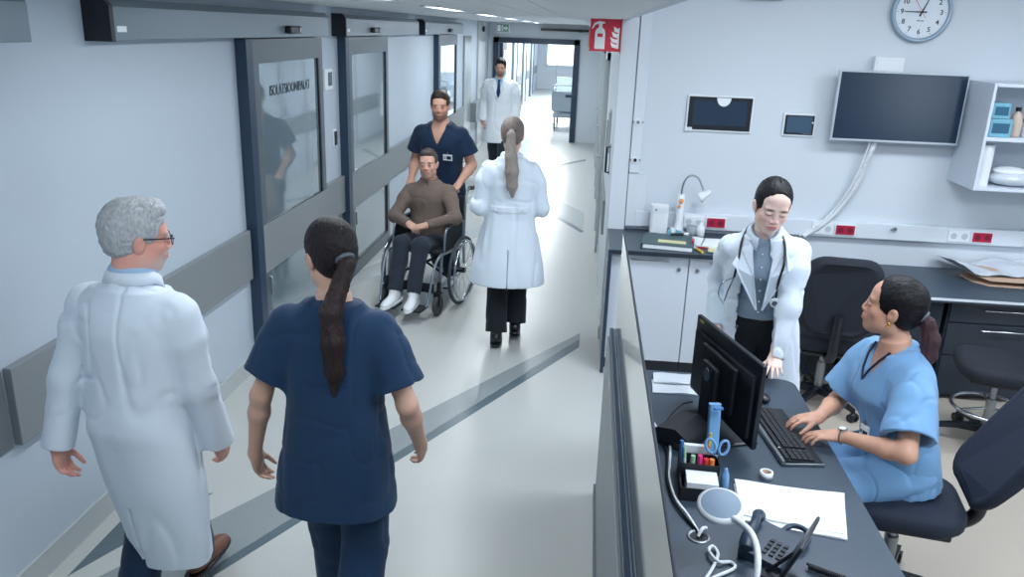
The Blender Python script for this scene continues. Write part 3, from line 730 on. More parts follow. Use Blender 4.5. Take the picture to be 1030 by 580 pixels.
MB().b2((-.05, -.103, .015), (.06, -.10, .035)).build('port_panel', M['black'], t)
t = empty('tape_roll', (.742, 2.745, DZ), 0, 'small white roll of tape lying on the reception desk', 'tape roll')
MB().lathe([(.017, 0), (.0245, 0), (.0245, .024), (.017, .024), (.017, 0)], (0, 0, 0), 28).build('tape', M['white_pl'], t)
MB().lathe([(.0155, .001), (.017, .001), (.017, .023), (.0155, .023), (.0155, .001)], (0, 0, 0), 28).build('core', M['cardboard'], t)
def sheet(name, pts, z, lab, m, th=.0012, seed=1, cat='paper'):
    """a quad of slightly wavy paper"""
    a, b, c, d = [Vector((p[0], p[1], 0)) for p in pts]; r2 = random.Random(seed); N = 14
    ctr = (a + b + c + d) / 4; rows = []
    for j in range(N + 1):
        r = []
        for i in range(N + 1):
            u, v = i / N, j / N
            p = (a.lerp(b, u)).lerp(d.lerp(c, u), v) - ctr
            e = max(abs(u - .5), abs(v - .5)) * 2
            r.append(p + Vector((0, 0, th + .0025 * e ** 4 * (1 + math.sin(7 * u + 5 * v + seed)) + .0008 * (1 + math.sin(13 * u + seed)))))
        rows.append(r)
    low = [[Vector((p.x, p.y, 0)) for p in r] for r in rows]
    mb = MB().sweep(rows, True, False, False)
    ring = lambda R_: R_[0] + [r[-1] for r in R_[1:]] + list(reversed(R_[-1][:-1])) + [r[0] for r in reversed(R_[1:-1])]
    mb.sweep([ring(rows), ring(low)], False, True, False)
    t = empty(name, (ctr.x, ctr.y, z), 0, lab, cat)
    mb.build('sheet', m, t); return t
sheet('paper_sheet', [(.612, 2.672), (.995, 2.632), (.93, 2.375), (.60, 2.44)], DZ, 'lower white paper sheet peeping out below the top one', M['paper'], .001, 3)
sheet('paper_sheet', [(.618, 2.695), (1.0, 2.655), (.925, 2.40), (.604, 2.465)], DZ + .0045, 'top white paper sheet on the reception desk', M['paper'], .0012, 1)
sheet('plastic_folder', [(.375, 3.57), (.60, 3.60), (.60, 3.43), (.37, 3.425)], DZ, 'lower shiny clear plastic folder behind the monitor', M['plastic'], .002, 5, 'folder')
sheet('plastic_folder', [(.385, 3.63), (.57, 3.64), (.57, 3.53), (.38, 3.52)], DZ + .008, 'upper clear plastic folder nearest the cabinets', M['plastic'], .002, 6, 'folder')

# pen tray with its contents
M['pinkm'] = mat('highlighter_pink', (236, 60, 140), .4); M['redm'] = mat('highlighter_red', (232, 70, 70), .4); M['oran'] = mat('highlighter_orange', (246, 150, 80), .4)
M['grn'] = mat('highlighter_green', (150, 195, 160), .4); M['blu'] = mat('pen_blue', (62, 118, 180), .4); M['lblu'] = mat('ruler_blue', (112, 160, 205), .3)
ox, oy = .485, 2.665
t = empty('desk_organiser', (ox, oy, DZ), math.radians(-3), 'black desk organiser holding pens scissors and a note block', 'organiser')
def obx(a, b, m=None, nm='compartment'):
    """an open topped tray a..b with thin walls"""
    (x0, y0, z0), (x1, y1, z1) = a, b; w_ = .003; mb = MB()
    mb.b2((x0, y0, z0), (x1, y1, z0 + w_)).b2((x0, y0, z0), (x0 + w_, y1, z1)).b2((x1 - w_, y0, z0), (x1, y1, z1)).b2((x0, y0, z0), (x1, y0 + w_, z1)).b2((x0, y1 - w_, z0), (x1, y1, z1))
    return mb.build(nm, m or M['black_mat'], t)
obx((-.075, -.13, 0), (.065, -.03, .05)); obx((-.075, -.028, 0), (.065, .03, .09)); obx((-.075, .032, 0), (.065, .09, .10))
n = empty('note_block', (ox - .005, oy - .078, DZ + .004), math.radians(-3), 'block of white note paper in the front of the desk organiser', 'note block')
MB().b2((-.055, -.045, 0), (.055, .045, .065)).build('paper', M['paper'], n, .001)
n = empty('note_block', (ox - .015, oy + .062, DZ + .004), math.radians(-3), 'white card stack standing in the rear compartment of the organiser', 'note block')
MB().box((0, 0, .06), (.085, .02, .115)).build('paper', M['paper'], n, .001)
def standing(name, x, y, h, r, m, capm, lab, cat='pen', g=None, lean=(0, 0), caph=.3):
    n = empty(name, (x, y, DZ + .004), 0, lab, cat, g)
    top = Vector((lean[0], lean[1], h)); c = top * (1 - caph)
    MB().cyl((0, 0, 0), c, r, n=14).build('barrel', m, n)
    MB().cyl(c, top, r * 1.1, r * .95, n=14).build('cap', capm, n)
g = 'pens in the desk organiser'
standing('highlighter_pen', ox - .005, oy + .002, .108, .0095, M['pinkm'], M['pinkm'], 'pink highlighter in the desk organiser', 'highlighter', g)
standing('highlighter_pen', ox + .016, oy - .002, .098, .0095, M['redm'], M['redm'], 'red highlighter next to the pink one', 'highlighter', g)
standing('highlighter_pen', ox + .038, oy + .0, .096, .0095, M['oran'], M['oran'], 'orange highlighter next to the scissors', 'highlighter', g)
standing('highlighter_pen', ox - .030, oy + .004, .104, .009, M['grn'], M['grn'], 'pale green highlighter left of the pink one', 'highlighter', g)
standing('ballpoint_pen', ox - .052, oy + .006, .130, .006, M['white_pl'], M['grn'], 'white pen with green cap at the left of the organiser', 'pen', g, (-.01, .01))
standing('ballpoint_pen', ox - .066, oy + .016, .150, .007, M['blu'], M['blu'], 'blue pen at the left corner of the organiser', 'pen', g, (-.006, .01))
standing('ballpoint_pen', ox + .030, oy + .070, .165, .005, M['oran'], M['m_yel'], 'yellow pencil behind the scissors', 'pen', g, (.006, .0))
n = empty('plastic_case', (ox + .052, oy + .072, DZ + .004), math.radians(10), 'tall translucent blue plastic case standing behind the scissors', 'case')
MB().prism([(x, y, 0) for x, y in rbox_pts(.045, .022, .008)], (.0, .04, .265)).build('body', M['lblu'], n, .003)
MB().prism([(x, y, .262) for x, y in rbox_pts(.036, .014, .005)], (.0, .001, .006)).build('opening', M['blu'], n)
n = empty('scissors', (ox + .052, oy + .016, DZ + .01), math.radians(5), 'scissors with light blue handles in the desk organiser', 'scissors')
MB().prism([(-.006, 0, 0), (.006, 0, 0), (.010, 0, .10), (-.010, 0, .10)], (0, .004, 0)).build('blades', M['chrome'], n)
def ring(cx, cz, rx, rz, a):
    return [(cx + rx * math.cos(k * PI / 10) * math.cos(a) - rz * math.sin(k * PI / 10) * math.sin(a), .002 + .3 * (rz * math.sin(k * PI / 10)), cz + rx * math.cos(k * PI / 10) * math.sin(a) + rz * math.sin(k * PI / 10) * math.cos(a)) for k in range(20)]
MB().tube(ring(-.022, .136, .017, .025, .35), .0055, 8, True).build('handle', M['lblu'], n)
MB().tube(ring(.026, .130, .017, .025, -.35), .0055, 8, True).build('handle', M['lblu'], n)
n = empty('glue_bottle', (ox + .085, oy - .03, DZ), .2, 'pale blue glue bottle beside the desk organiser', 'bottle')
MB().lathe([(0, 0), (.014, 0), (.016, .01), (.014, .06), (.008, .075), (.006, .085), (0, .085)], (0, 0, 0), 18).build('body', M['lblu'], n)

# disc shaped magnifier lamp
t = empty('magnifier_lamp', (.50, 1.84, DZ), 0, 'grey disc shaped desk lamp on a white curved neck', 'lamp')
Rl = rotm(math.radians(14), math.radians(-4), 0)
lc = Vector((-.035, .318, .225))
MB().lathe([(0, -.012), (.058, -.012), (.066, -.008), (.068, 0), (.064, .008), (.058, .011), (0, .011)], lc, 40, Rl).build('lamp_head', mat('lamp_grey', (118, 138, 158), .5), t)
MB().lathe([(.059, .0105), (.0695, .006), (.0705, -.006), (.066, -.0125), (.055, -.0128)], lc, 40, Rl).build('rim', M['white_pl'], t)
MB().tube(spline([(0.0, .01, .0), (.02, .04, .12), (.035, .10, .205), (.028, .18, .232), (-.005, .262, .222)], 8), .0095, 12).build('gooseneck', M['white_pl'], t)
MB().lathe([(0, 0), (.07, 0), (.072, .012), (.03, .022), (0, .022)]).build('base', M['white_pl'], t)
MB().cyl(lc + Vector((.03, -.035, -.014)), lc + Vector((.065, -.045, -.02)), .007).build('switch', M['white_pl'], t)

# telephone handset and tablet
t = empty('telephone', (.665, 2.285, DZ), math.radians(-32), 'slate blue desk telephone with its handset beside the lamp', 'telephone')
M['phone'] = mat('phone_slate', (42, 58, 76), .4)
MB().prism([(-.07, -.10, 0), (.07, -.10, 0), (.07, -.10, .02), (-.07, -.10, .035)], (0, .20, 0)).build('base', M['phone'], t, .008)
MB().tube(spline([(-.075, .08, .055), (-.07, .04, .078), (-.055, -.02, .085), (-.05, -.08, .078), (-.04, -.12, .055)], 6), [.022, .022, .021, .02, .018, .016, .0145, .014, .014, .0145, .015, .015, .0155, .016, .0165, .0175, .018, .019, .02, .021, .022, .023, .023, .023, .022][:25], 14).build('handset', M['phone'], t)
for i in range(3):
    for j in range(4):
        MB().box((.0 + i * .022, -.06 + j * .024, .029 - i * .0022), (.014, .015, .006)).build('key', M['black'], t)
MB().tube(spline([(.0, .10, .02), (.02, .135, .03), (.06, .14, .03), (.085, .10, .02), (.08, .04, .02)], 6), .009, 10).build('loop', M['phone'], t)
t = empty('tablet_computer', (.700, 2.13, DZ), math.radians(62), 'black tablet leaning on its stand at the bottom edge of the frame', 'tablet')
Rt = rotm(math.radians(20), 0, 0)
MB().box((0, .0, .115), (.20, .010, .155), Rt).build('casing', M['black'], t, .004)
MB().box((0, -.0062, .115), (.185, .001, .14), Rt).build('screen', M['screen'], t)
MB().prism([(-.03, -.02, 0), (.03, -.02, 0), (.03, .09, 0), (-.03, .09, 0)], (0, 0, .006)).tube([(0, .08, .004), (0, .01, .10)], .006).build('stand', M['black_mat'], t)

# cables and the grommet
t = empty('cable_grommet', (.443, 2.325, DZ), 0, 'round cable grommet in the reception desk with wires passing through', 'grommet')
MB().lathe([(.0, .0005), (.028, .0005), (.030, .004), (.036, .004), (.038, 0)], (0, 0, 0), 28).build('ring', M['steel_brushed'], t)
MB().cyl((0, 0, .0005), (0, 0, .0015), .027).build('opening', M['black'], t)
def cable(pts, r, m, lab, name='cable', g='cables on the reception desk'):
    b = Vector(pts[0]); t = tag(MB().tube([p - b for p in spline(pts, 8)], r, 8).build(name, m), lab, 'cable', g); t.location = b
c0 = DZ + .006
cable([(.345, 3.05, c0 + .03), (.385, 2.98, c0), (.402, 2.92, c0), (.392, 2.80, c0), (.378, 2.66, c0), (.39, 2.53, c0), (.42, 2.44, c0), (.445, 2.345, c0)], .0052, M['white_pl'], 'white cable running beside the glass screen to the grommet')
cable([(.36, 2.98, c0), (.385, 2.86, c0), (.37, 2.66, c0 + .004), (.385, 2.50, c0 + .004), (.43, 2.38, c0), (.452, 2.33, c0)], .005, M['black'], 'black cable running beside the white one to the grommet')
cable([(.52, 3.22, c0 + .06), (.47, 3.20, c0 + .05), (.41, 3.12, c0 + .02), (.385, 3.05, c0), (.39, 2.94, c0)], .004, M['black'], 'black cable looping behind the docking station')
cable([(.395, 2.02, c0), (.45, 2.10, c0), (.53, 2.165, c0), (.525, 2.195, c0), (.485, 2.185, c0 + .006), (.462, 2.23, c0 + .01), (.478, 2.262, c0 + .006), (.492, 2.235, c0), (.47, 2.17, c0), (.43, 2.09, c0), (.40, 2.03, c0 + .012)], .0055, M['white_pl'], 'white cable twisted into loops near the lamp base')
cable([(.47, 2.355, c0 + .01), (.455, 2.335, c0 + .02), (.44, 2.32, c0)], .006, M['white_pl'], 'short white plug end at the grommet')
pts = []
for k in range(140):
    a = k * PI / 4; u = k / 139
    pts.append((.76 + .10 * u + .0, 2.20 - .05 * u + .008 * math.cos(a), DZ + .013 + .008 * math.sin(a)))
b = Vector(pts[0]); o = tag(MB().tube([Vector(p) - b for p in pts], .0035, 6).build('phone_cord', M['black']), 'coiled black telephone cord at the bottom of the desk', 'cord'); o.location = b

# ================================================================ office chairs
M['chair_fabric'] = mat('chair_fabric', (22, 29, 40), .85, sheen=.0, bump=.15, bscale=600)
M['chair_navy'] = mat('chair_fabric_navy', (20, 31, 50), .8, sheen=.0, bump=.15, bscale=600)
def office_chair(loc, rz, lab, seat_z=.48, back_lean=.16, fab=None, ring=False, back_z=(.64, 1.12), base_rz=0.3, bw=.44, chrome=False, seat_w=.48):
    """faces +Y in its own frame; backrest at -Y"""
    fab = fab or M['chair_fabric']
    t = empty('office_chair', loc, rz, lab, 'office chair', 'office chairs at the nurse station desks')
    mb = MB(); rows = []
    for z, s in ((-.045, .80), (-.04, .93), (-.02, 1.0), (.02, 1.0), (.038, .95), (.047, .84)):
        rows.append([(x * s, y * s, seat_z + z + .012 * math.cos(x * 6)) for x, y in rbox_pts(seat_w, .47, .15, 6)])
    mb.sweep(rows).build('seat', fab, t)
    MB().b2((-.16, -.18, seat_z - .075), (.16, .16, seat_z - .045)).build('seat_pan', M['black'], t, .01)
    zb0, zb1 = back_z; rows = []
    zc = (zb0 + zb1) / 2; hh = (zb1 - zb0) / 2
    outline = rbox_pts(bw, 2 * hh, .13, 6)
    for d, s in ((-.045, .86), (-.035, .97), (-.005, 1.0), (.02, .97), (.03, .88)):
        r = []
        for x, z in outline:
            x *= s; z *= s
            y = -.24 - back_lean * ((z + hh) / (2 * hh)) + d + .055 * (x / (bw / 2)) ** 2 - .03 * math.cos(z / hh * 1.3)
            r.append((x, y, zc + z))
        rows.append(r)
    mb = MB().sweep(rows)
    mb.build('backrest', fab, t)
    MB().tube(spline([(0, -.05, seat_z - .065), (0, -.20, seat_z - .07), (0, -.29, seat_z - .02), (0, -.315, seat_z + .10), (0, -.31 - back_lean * .3, zb0 + .16)], 6), .030, 12).build('back_support', M['black'], t)
    MB().cyl((0, 0, .10), (0, 0, .30), .028).cyl((0, 0, .30), (0, 0, seat_z - .07), .018).build('gas_column', M['steel_brushed'], t)
    MB().b2((-.05, -.09, seat_z - .10), (.05, .06, seat_z - .07)).tube([(.04, 0, seat_z - .09), (.22, .02, seat_z - .09)], .006).build('tilt_mechanism', M['black'], t)
    if ring:
        MB().tube([(.21 * math.cos(a * PI / 16), .21 * math.sin(a * PI / 16), .24) for a in range(32)], .011, 10, True).build('foot_ring', M['chrome'], t)
        mb = MB()
        for a in range(3): mb.tube([(0, 0, .24), (.21 * math.cos(a * 2.094), .21 * math.sin(a * 2.094), .24)], .008, 8)
        mb.build('ring_spokes', M['chrome'], t)
    for k in range(5):
        a = base_rz + k * 2 * PI / 5; c, s = math.cos(a), math.sin(a)
        lg = MB().sweep([[(r * c - w_ * s * e, r * s + w_ * c * e, z + h * f) for e, f in ((-1, -1), (1, -1), (1, 1), (-1, 1))] for r, w_, h, z in ((.02, .028, .025, .105), (.15, .022, .018, .10), (.30, .016, .012, .075))], False).build('leg', M['chrome'] if chrome else M['black'], t, .004)
        q = Vector((.30 * c, .30 * s, 0)); n = Vector((-s, c, 0))
        w = MB(); 
        for sg_ in (-1, 1): w.cyl(q + n * (.012 * sg_) + Vector((0, 0, .028)), q + n * (.026 * sg_) + Vector((0, 0, .028)), .028, n=18)
        w.cyl(q + Vector((0, 0, .04)), q + Vector((0, 0, .075)), .010, n=10).ball(q + Vector((0, 0, .045)), (.024, .024, .018), 12)
        w.build('castor', M['black'], lg)
    return t
nurse_chair = office_chair((1.40, 3.12, 0), math.radians(80), 'navy office chair carrying the seated nurse in blue scrubs', .475, .36, M['chair_navy'], back_z=(.55, 1.17), base_rz=.9, bw=.46, seat_w=.46)
office_chair((1.62, 5.08, 0), math.radians(-8), 'black office chair at the wall desk behind the standing doctor', .47, .06, back_z=(.56, 1.08), base_rz=.4, bw=.46)
office_chair((2.50, 4.66, 0), math.radians(75), 'black office chair with steel foot ring by the drawer pedestal', .50, .10, ring=True, base_rz=2.85)

# ================================================================ wheelchair
WCX, WCY, WRZ = -1.31, 6.665, math.radians(167)
wc = empty('wheelchair', (WCX, WCY, 0), WRZ, 'grey framed wheelchair with the seated patient in the corridor', 'wheelchair')
M['tyre'] = mat('tyre_grey', (62, 68, 74), .7); M['wc_fab'] = mat('wheelchair_fabric', (24, 28, 36), .8, bump=.1, bscale=500)
M['wc_frame'] = mat('wheelchair_frame', (140, 152, 164), .3, metal=.7)
for sx in (-1, 1):
    x = sx * .30
    w = MB().tube([(x, -.05 + .285 * math.cos(a * PI / 24), .30 + .285 * math.sin(a * PI / 24)) for a in range(48)], .014, 10, True).build('wheel', M['tyre'], wc)
    MB().tube([(x, -.05 + .268 * math.cos(a * PI / 24), .30 + .268 * math.sin(a * PI / 24)) for a in range(48)], .008, 8, True).build('rim', M['chrome'], w)
    MB().tube([(x + sx * .035, -.05 + .255 * math.cos(a * PI / 24), .30 + .255 * math.sin(a * PI / 24)) for a in range(48)], .009, 8, True).build('push_rim', M['chrome'], w)
    sp = MB()
    for k in range(18):
        a = k * PI / 9; b = a + .3 * (1 if k % 2 else -1)
        sp.cyl((x + sx * .02 * (1 if k % 2 else -1), -.05 + .02 * math.cos(b), .30 + .02 * math.sin(b)), (x, -.05 + .265 * math.cos(a), .30 + .265 * math.sin(a)), .0016, n=5)
    sp.build('spokes', M['chrome'], w)
    MB().cyl((x - .03, -.05, .30), (x + .03, -.05, .30), .024).build('hub', M['black'], w)
    # castor
    c = MB().tube([(sx * .24, .33 + .068 * math.cos(a * PI / 16), .09 + .068 * math.sin(a * PI / 16)) for a in range(32)], .021, 10, True).cyl((sx * .24 - .012, .33, .09), (sx * .24 + .012, .33, .09), .06).build('castor', M['tyre'], wc)
    MB().b2((sx * .24 - .030, .315, .08), (sx * .24 - .024, .35, .20)).b2((sx * .24 + .024, .315, .08), (sx * .24 + .030, .35, .20)).b2((sx * .24 - .03, .30, .185), (sx * .24 + .03, .36, .20)).cyl((sx * .24, .31, .20), (sx * .24, .30, .28), .018).build('fork', M['black'], c)
    x = sx * .235
    fr = MB()
    fr.tube(spline([(x, -.26, .30), (x, -.25, .48), (x, -.26, .72), (x, -.29, .90), (x, -.36, .955), (x, -.42, .95)], 5), .012, 10)
    fr.tube([(x, -.25, .47), (x, .24, .50)], .012, 10)
    fr.tube([(x, -.25, .24), (x, .30, .22)], .012, 10)
    fr.tube([(x, .28, .22), (x, .24, .50)], .013, 10)
    fr.tube([(x, -.05, .24), (x, -.05, .48)], .010, 8)
    fr.build('side_frame', M['wc_frame'], wc)
    MB().tube([(x, -.37, .955), (x, -.46, .945)], .019, 12).build('push_handle', M['black'], wc)
    ar = MB().tube(spline([(x, -.22, .50), (x, -.22, .66), (x, -.18, .70), (x, .10, .70), (x, .17, .66), (x, .19, .52)], 5), .010, 8).build('armrest_frame', M['wc_frame'], wc)
    MB().b2((x - .028, -.22, .705), (x + .028, .12, .735)).build('armrest_pad', M['black'], wc, .012)
    MB().b2((x - .004, -.20, .50), (x + .004, .16, .69)).build('side_guard', M['wc_fab'], wc, .003)
    MB().tube(spline([(x, .22, .50), (x, .30, .49), (x - sx * .01, .38, .40), (x - sx * .02, .47, .16), (x - sx * .03, .49, .12)], 5), .011, 8).build('leg_rest', M['wc_frame'], wc)
    MB().b2((min(x - sx * .03, sx * .03), .43, .095), (max(x - sx * .03, sx * .03), .60, .112)).build('foot_plate', M['black'], wc, .008)
MB().b2((-.225, -.24, .485), (.225, .22, .515)).build('seat', M['wc_fab'], wc, .01)
MB().b2((-.225, -.285, .52), (.225, -.262, .90)).build('backrest', M['wc_fab'], wc, .008)
MB().tube([(-.235, .05, .24), (.235, .02, .48)], .011, 8).tube([(.235, .05, .24), (-.235, .02, .48)], .011, 8).build('cross_brace', M['black'], wc)
MB().b2((-.22, .36, .20), (.22, .372, .28)).build('calf_strap', M['wc_fab'], wc, .004)
# ================================================================ sculpting with distance fields
A3 = lambda v: np.array([v[0], v[1], v[2]], dtype=np.float64)
def nrm(v):
    v = A3(v); return v / (np.linalg.norm(v) + 1e-12)
def RX(a): c, s = math.cos(a), math.sin(a); return np.array([[1, 0, 0], [0, c, -s], [0, s, c]])
def RY(a): c, s = math.cos(a), math.sin(a); return np.array([[c, 0, s], [0, 1, 0], [-s, 0, c]])
def RZ(a): c, s = math.cos(a), math.sin(a); return np.array([[c, -s, 0], [s, c, 0], [0, 0, 1]])

def lattice(shape, res, cell, seed):
    """smooth value noise in -1..1 on a grid, one lattice cell per `cell` metres"""
    rg = np.random.default_rng(seed); out = None; ws = []
    dims = []
    for n, c in zip(shape, cell):
        t = np.arange(n) * res / c; i = np.floor(t).astype(int); f = t - i; f = f * f * (3 - 2 * f)
        m = i.max() + 2; dims.append(m)
        W = np.zeros((n, m), dtype=np.float32); W[np.arange(n), i] = 1 - f; W[np.arange(n), i + 1] += f
        ws.append(W)
    L = rg.uniform(-1, 1, dims).astype(np.float32)
    L = np.tensordot(ws[0], L, (1, 0)); L = np.tensordot(L, ws[1], (1, 1)); L = np.tensordot(L, ws[2], (1, 1))
    return L

class Field:
    def __init__(s, lo, hi, res):
        s.lo = A3(lo); s.res = res
        s.n = tuple(int(math.ceil(v)) + 1 for v in (A3(hi) - s.lo) / res)
        s.f = np.full(s.n, 10.0, dtype=np.float32)
    def _reg(s, lo, hi, m):
        a = np.clip(np.floor((A3(lo) - m - s.lo) / s.res).astype(int), 0, np.array(s.n))
        b = np.clip(np.ceil((A3(hi) + m - s.lo) / s.res).astype(int) + 1, 0, np.array(s.n))
        if (b <= a).any(): return None
        sl = tuple(slice(i, j) for i, j in zip(a, b))
        g = [(s.lo[i] + np.arange(a[i], b[i]) * s.res).astype(np.float32) for i in range(3)]
        return sl, g[0][:, None, None], g[1][None, :, None], g[2][None, None, :]
    def add(s, P, k=.012):
        fn, lo, hi = P; r = s._reg(lo, hi, k + 3 * s.res)
        if r is None: return s
        sl, X, Y, Z = r; d = fn(X, Y, Z).astype(np.float32); f = s.f[sl]
        if k > 0:
            h = np.maximum(k - np.abs(f - d), 0) / k; s.f[sl] = np.minimum(f, d) - h * h * k * .25
        else: s.f[sl] = np.minimum(f, d)
        return s
    def sub(s, P, k=.006):
        fn, lo, hi = P; r = s._reg(lo, hi, k + 3 * s.res)
        if r is None: return s
        sl, X, Y, Z = r; d = -fn(X, Y, Z).astype(np.float32); f = s.f[sl]
        if k > 0:
            h = np.maximum(k - np.abs(f - d), 0) / k; s.f[sl] = np.maximum(f, d) + h * h * k * .25
        else: s.f[sl] = np.maximum(f, d)
        return s
    def folds(s, amp, cell, seed, ridge=True, mask=None):
        nz = lattice(s.n, s.res, cell, seed)
        if ridge == 'crease': nz = np.exp(-(nz / .13) ** 2) - .25
        elif ridge: nz = 1 - 2.2 * np.abs(nz)
        if mask is not None:
            X = (s.lo[0] + np.arange(s.n[0]) * s.res)[:, None, None]; Y = (s.lo[1] + np.arange(s.n[1]) * s.res)[None, :, None]; Z = (s.lo[2] + np.arange(s.n[2]) * s.res)[None, None, :]
            nz = nz * mask(X, Y, Z)
        s.f += (amp * nz).astype(np.float32)
        return s
    def mesh(s):
        f = s.f; ins = f < 0
        ins[0] = ins[-1] = False; ins[:, 0] = ins[:, -1] = False; ins[:, :, 0] = ins[:, :, -1] = False
        i8 = ins.view(np.int8)
        c = np.zeros(tuple(n - 1 for n in s.n), dtype=np.int8)
        for a in (0, 1):
            for b in (0, 1):
                for d in (0, 1):
                    c += i8[a:s.n[0] - 1 + a, b:s.n[1] - 1 + b, d:s.n[2] - 1 + d]
        act = (c > 0) & (c < 8); ijk = np.argwhere(act); N = len(ijk)
        idx = np.full(c.shape, -1, dtype=np.int32); idx[act] = np.arange(N)
        acc = np.zeros((N, 3)); cnt = np.zeros(N)
        off = [(a, b, d) for a in (0, 1) for b in (0, 1) for d in (0, 1)]
        val = {o: f[ijk[:, 0] + o[0], ijk[:, 1] + o[1], ijk[:, 2] + o[2]] for o in off}
        sg = {o: ins[ijk[:, 0] + o[0], ijk[:, 1] + o[1], ijk[:, 2] + o[2]] for o in off}
        for o in off:
            for ax in range(3):
                if o[ax]: continue
                q = list(o); q[ax] = 1; q = tuple(q)
                m = sg[o] != sg[q]; v0, v1 = val[o][m], val[q][m]
                t = np.clip(v0 / (v0 - v1 + 1e-12), 0, 1)
                p = np.tile(np.array(o, dtype=float), (m.sum(), 1)); p[:, ax] += t
                acc[m] += p; cnt[m] += 1
        V = (ijk + acc / cnt[:, None]) * s.res + s.lo
        Fs = []
        for ax in range(3):
            u, v = (ax + 1) % 3, (ax + 2) % 3
            sl0 = [slice(None)] * 3; sl1 = [slice(None)] * 3; sl0[ax] = slice(0, -1); sl1[ax] = slice(1, None)
            ch = ins[tuple(sl0)] != ins[tuple(sl1)]
            e = np.argwhere(ch); e = e[(e[:, u] > 0) & (e[:, v] > 0) & (e[:, u] < s.n[u] - 1) & (e[:, v] < s.n[v] - 1)]
            s0 = ins[e[:, 0], e[:, 1], e[:, 2]]
            q = []
            for du, dv in ((-1, -1), (0, -1), (0, 0), (-1, 0)):
                w = e.copy(); w[:, u] += du; w[:, v] += dv; q.append(idx[w[:, 0], w[:, 1], w[:, 2]])
            q = np.stack(q, 1); q[~s0] = q[~s0][:, ::-1]; q = q[(q >= 0).all(1)]
            Fs.append(q)
        return V, np.concatenate(Fs)

def np_mesh(name, V, Fq, m, parent=None, tint=None, fmat=None, mats=None):
    me = bpy.data.meshes.new(name)
    me.vertices.add(len(V)); me.vertices.foreach_set('co', V.astype(np.float32).ravel())
    me.loops.add(Fq.size); me.loops.foreach_set('vertex_index', Fq.astype(np.int32).ravel())
    me.polygons.add(len(Fq)); me.polygons.foreach_set('loop_start', np.arange(0, Fq.size, 4, dtype=np.int32))
    me.polygons.foreach_set('use_smooth', np.ones(len(Fq), dtype=bool))
    me.update(calc_edges=True)
    for mm in (mats or [m]): me.materials.append(mm)
    if fmat is not None: me.polygons.foreach_set('material_index', fmat.astype(np.int32))
    if tint is not None:
        a = me.attributes.new('tint', 'FLOAT_COLOR', 'POINT')
        a.data.foreach_set('color', np.concatenate([tint, np.ones((len(V), 1))], 1).astype(np.float32).ravel())
    o = bpy.data.objects.new(name, me); COL.objects.link(o)
    if parent is not None: o.parent = parent
    return o

def smooth_mesh(V, Fq, it=1):
    n = len(V); e = np.concatenate([Fq[:, [0, 1]], Fq[:, [1, 2]], Fq[:, [2, 3]], Fq[:, [3, 0]]])
    for _ in range(it):
        S = np.zeros_like(V); c = np.zeros(n)
        for k in range(3):
            S[:, k] = np.bincount(e[:, 0], V[e[:, 1], k], n) + np.bincount(e[:, 1], V[e[:, 0], k], n)
        c = np.bincount(e[:, 0], minlength=n) + np.bincount(e[:, 1], minlength=n)
        V = .5 * V + .5 * S / np.maximum(c, 1)[:, None]
    return V

# primitives: (function, low corner, high corner)
def cone(p0, p1, r0, r1=None):
    r1 = r0 if r1 is None else r1
    p0 = A3(p0); p1 = A3(p1); ba = p1 - p0; bb = float(ba @ ba) + 1e-12; R = max(r0, r1)
    def fn(X, Y, Z):
        x, y, z = X - p0[0], Y - p0[1], Z - p0[2]
        t = np.clip((x * ba[0] + y * ba[1] + z * ba[2]) / bb, 0, 1)
        return np.sqrt((x - t * ba[0]) ** 2 + (y - t * ba[1]) ** 2 + (z - t * ba[2]) ** 2) - (r0 + (r1 - r0) * t)
    return fn, np.minimum(p0, p1) - R, np.maximum(p0, p1) + R
def ell(c, r, R=None):
    c = A3(c); r = A3(r if not isinstance(r, (int, float)) else (r, r, r)); R = np.eye(3) if R is None else R
    m = r.max()
    def fn(X, Y, Z):
        x, y, z = X - c[0], Y - c[1], Z - c[2]
        u = [x * R[0, i] + y * R[1, i] + z * R[2, i] for i in range(3)]
        k0 = np.sqrt((u[0] / r[0]) ** 2 + (u[1] / r[1]) ** 2 + (u[2] / r[2]) ** 2)
        k1 = np.sqrt((u[0] / r[0] ** 2) ** 2 + (u[1] / r[1] ** 2) ** 2 + (u[2] / r[2] ** 2) ** 2) + 1e-9
        return k0 * (k0 - 1) / k1
    return fn, c - m, c + m
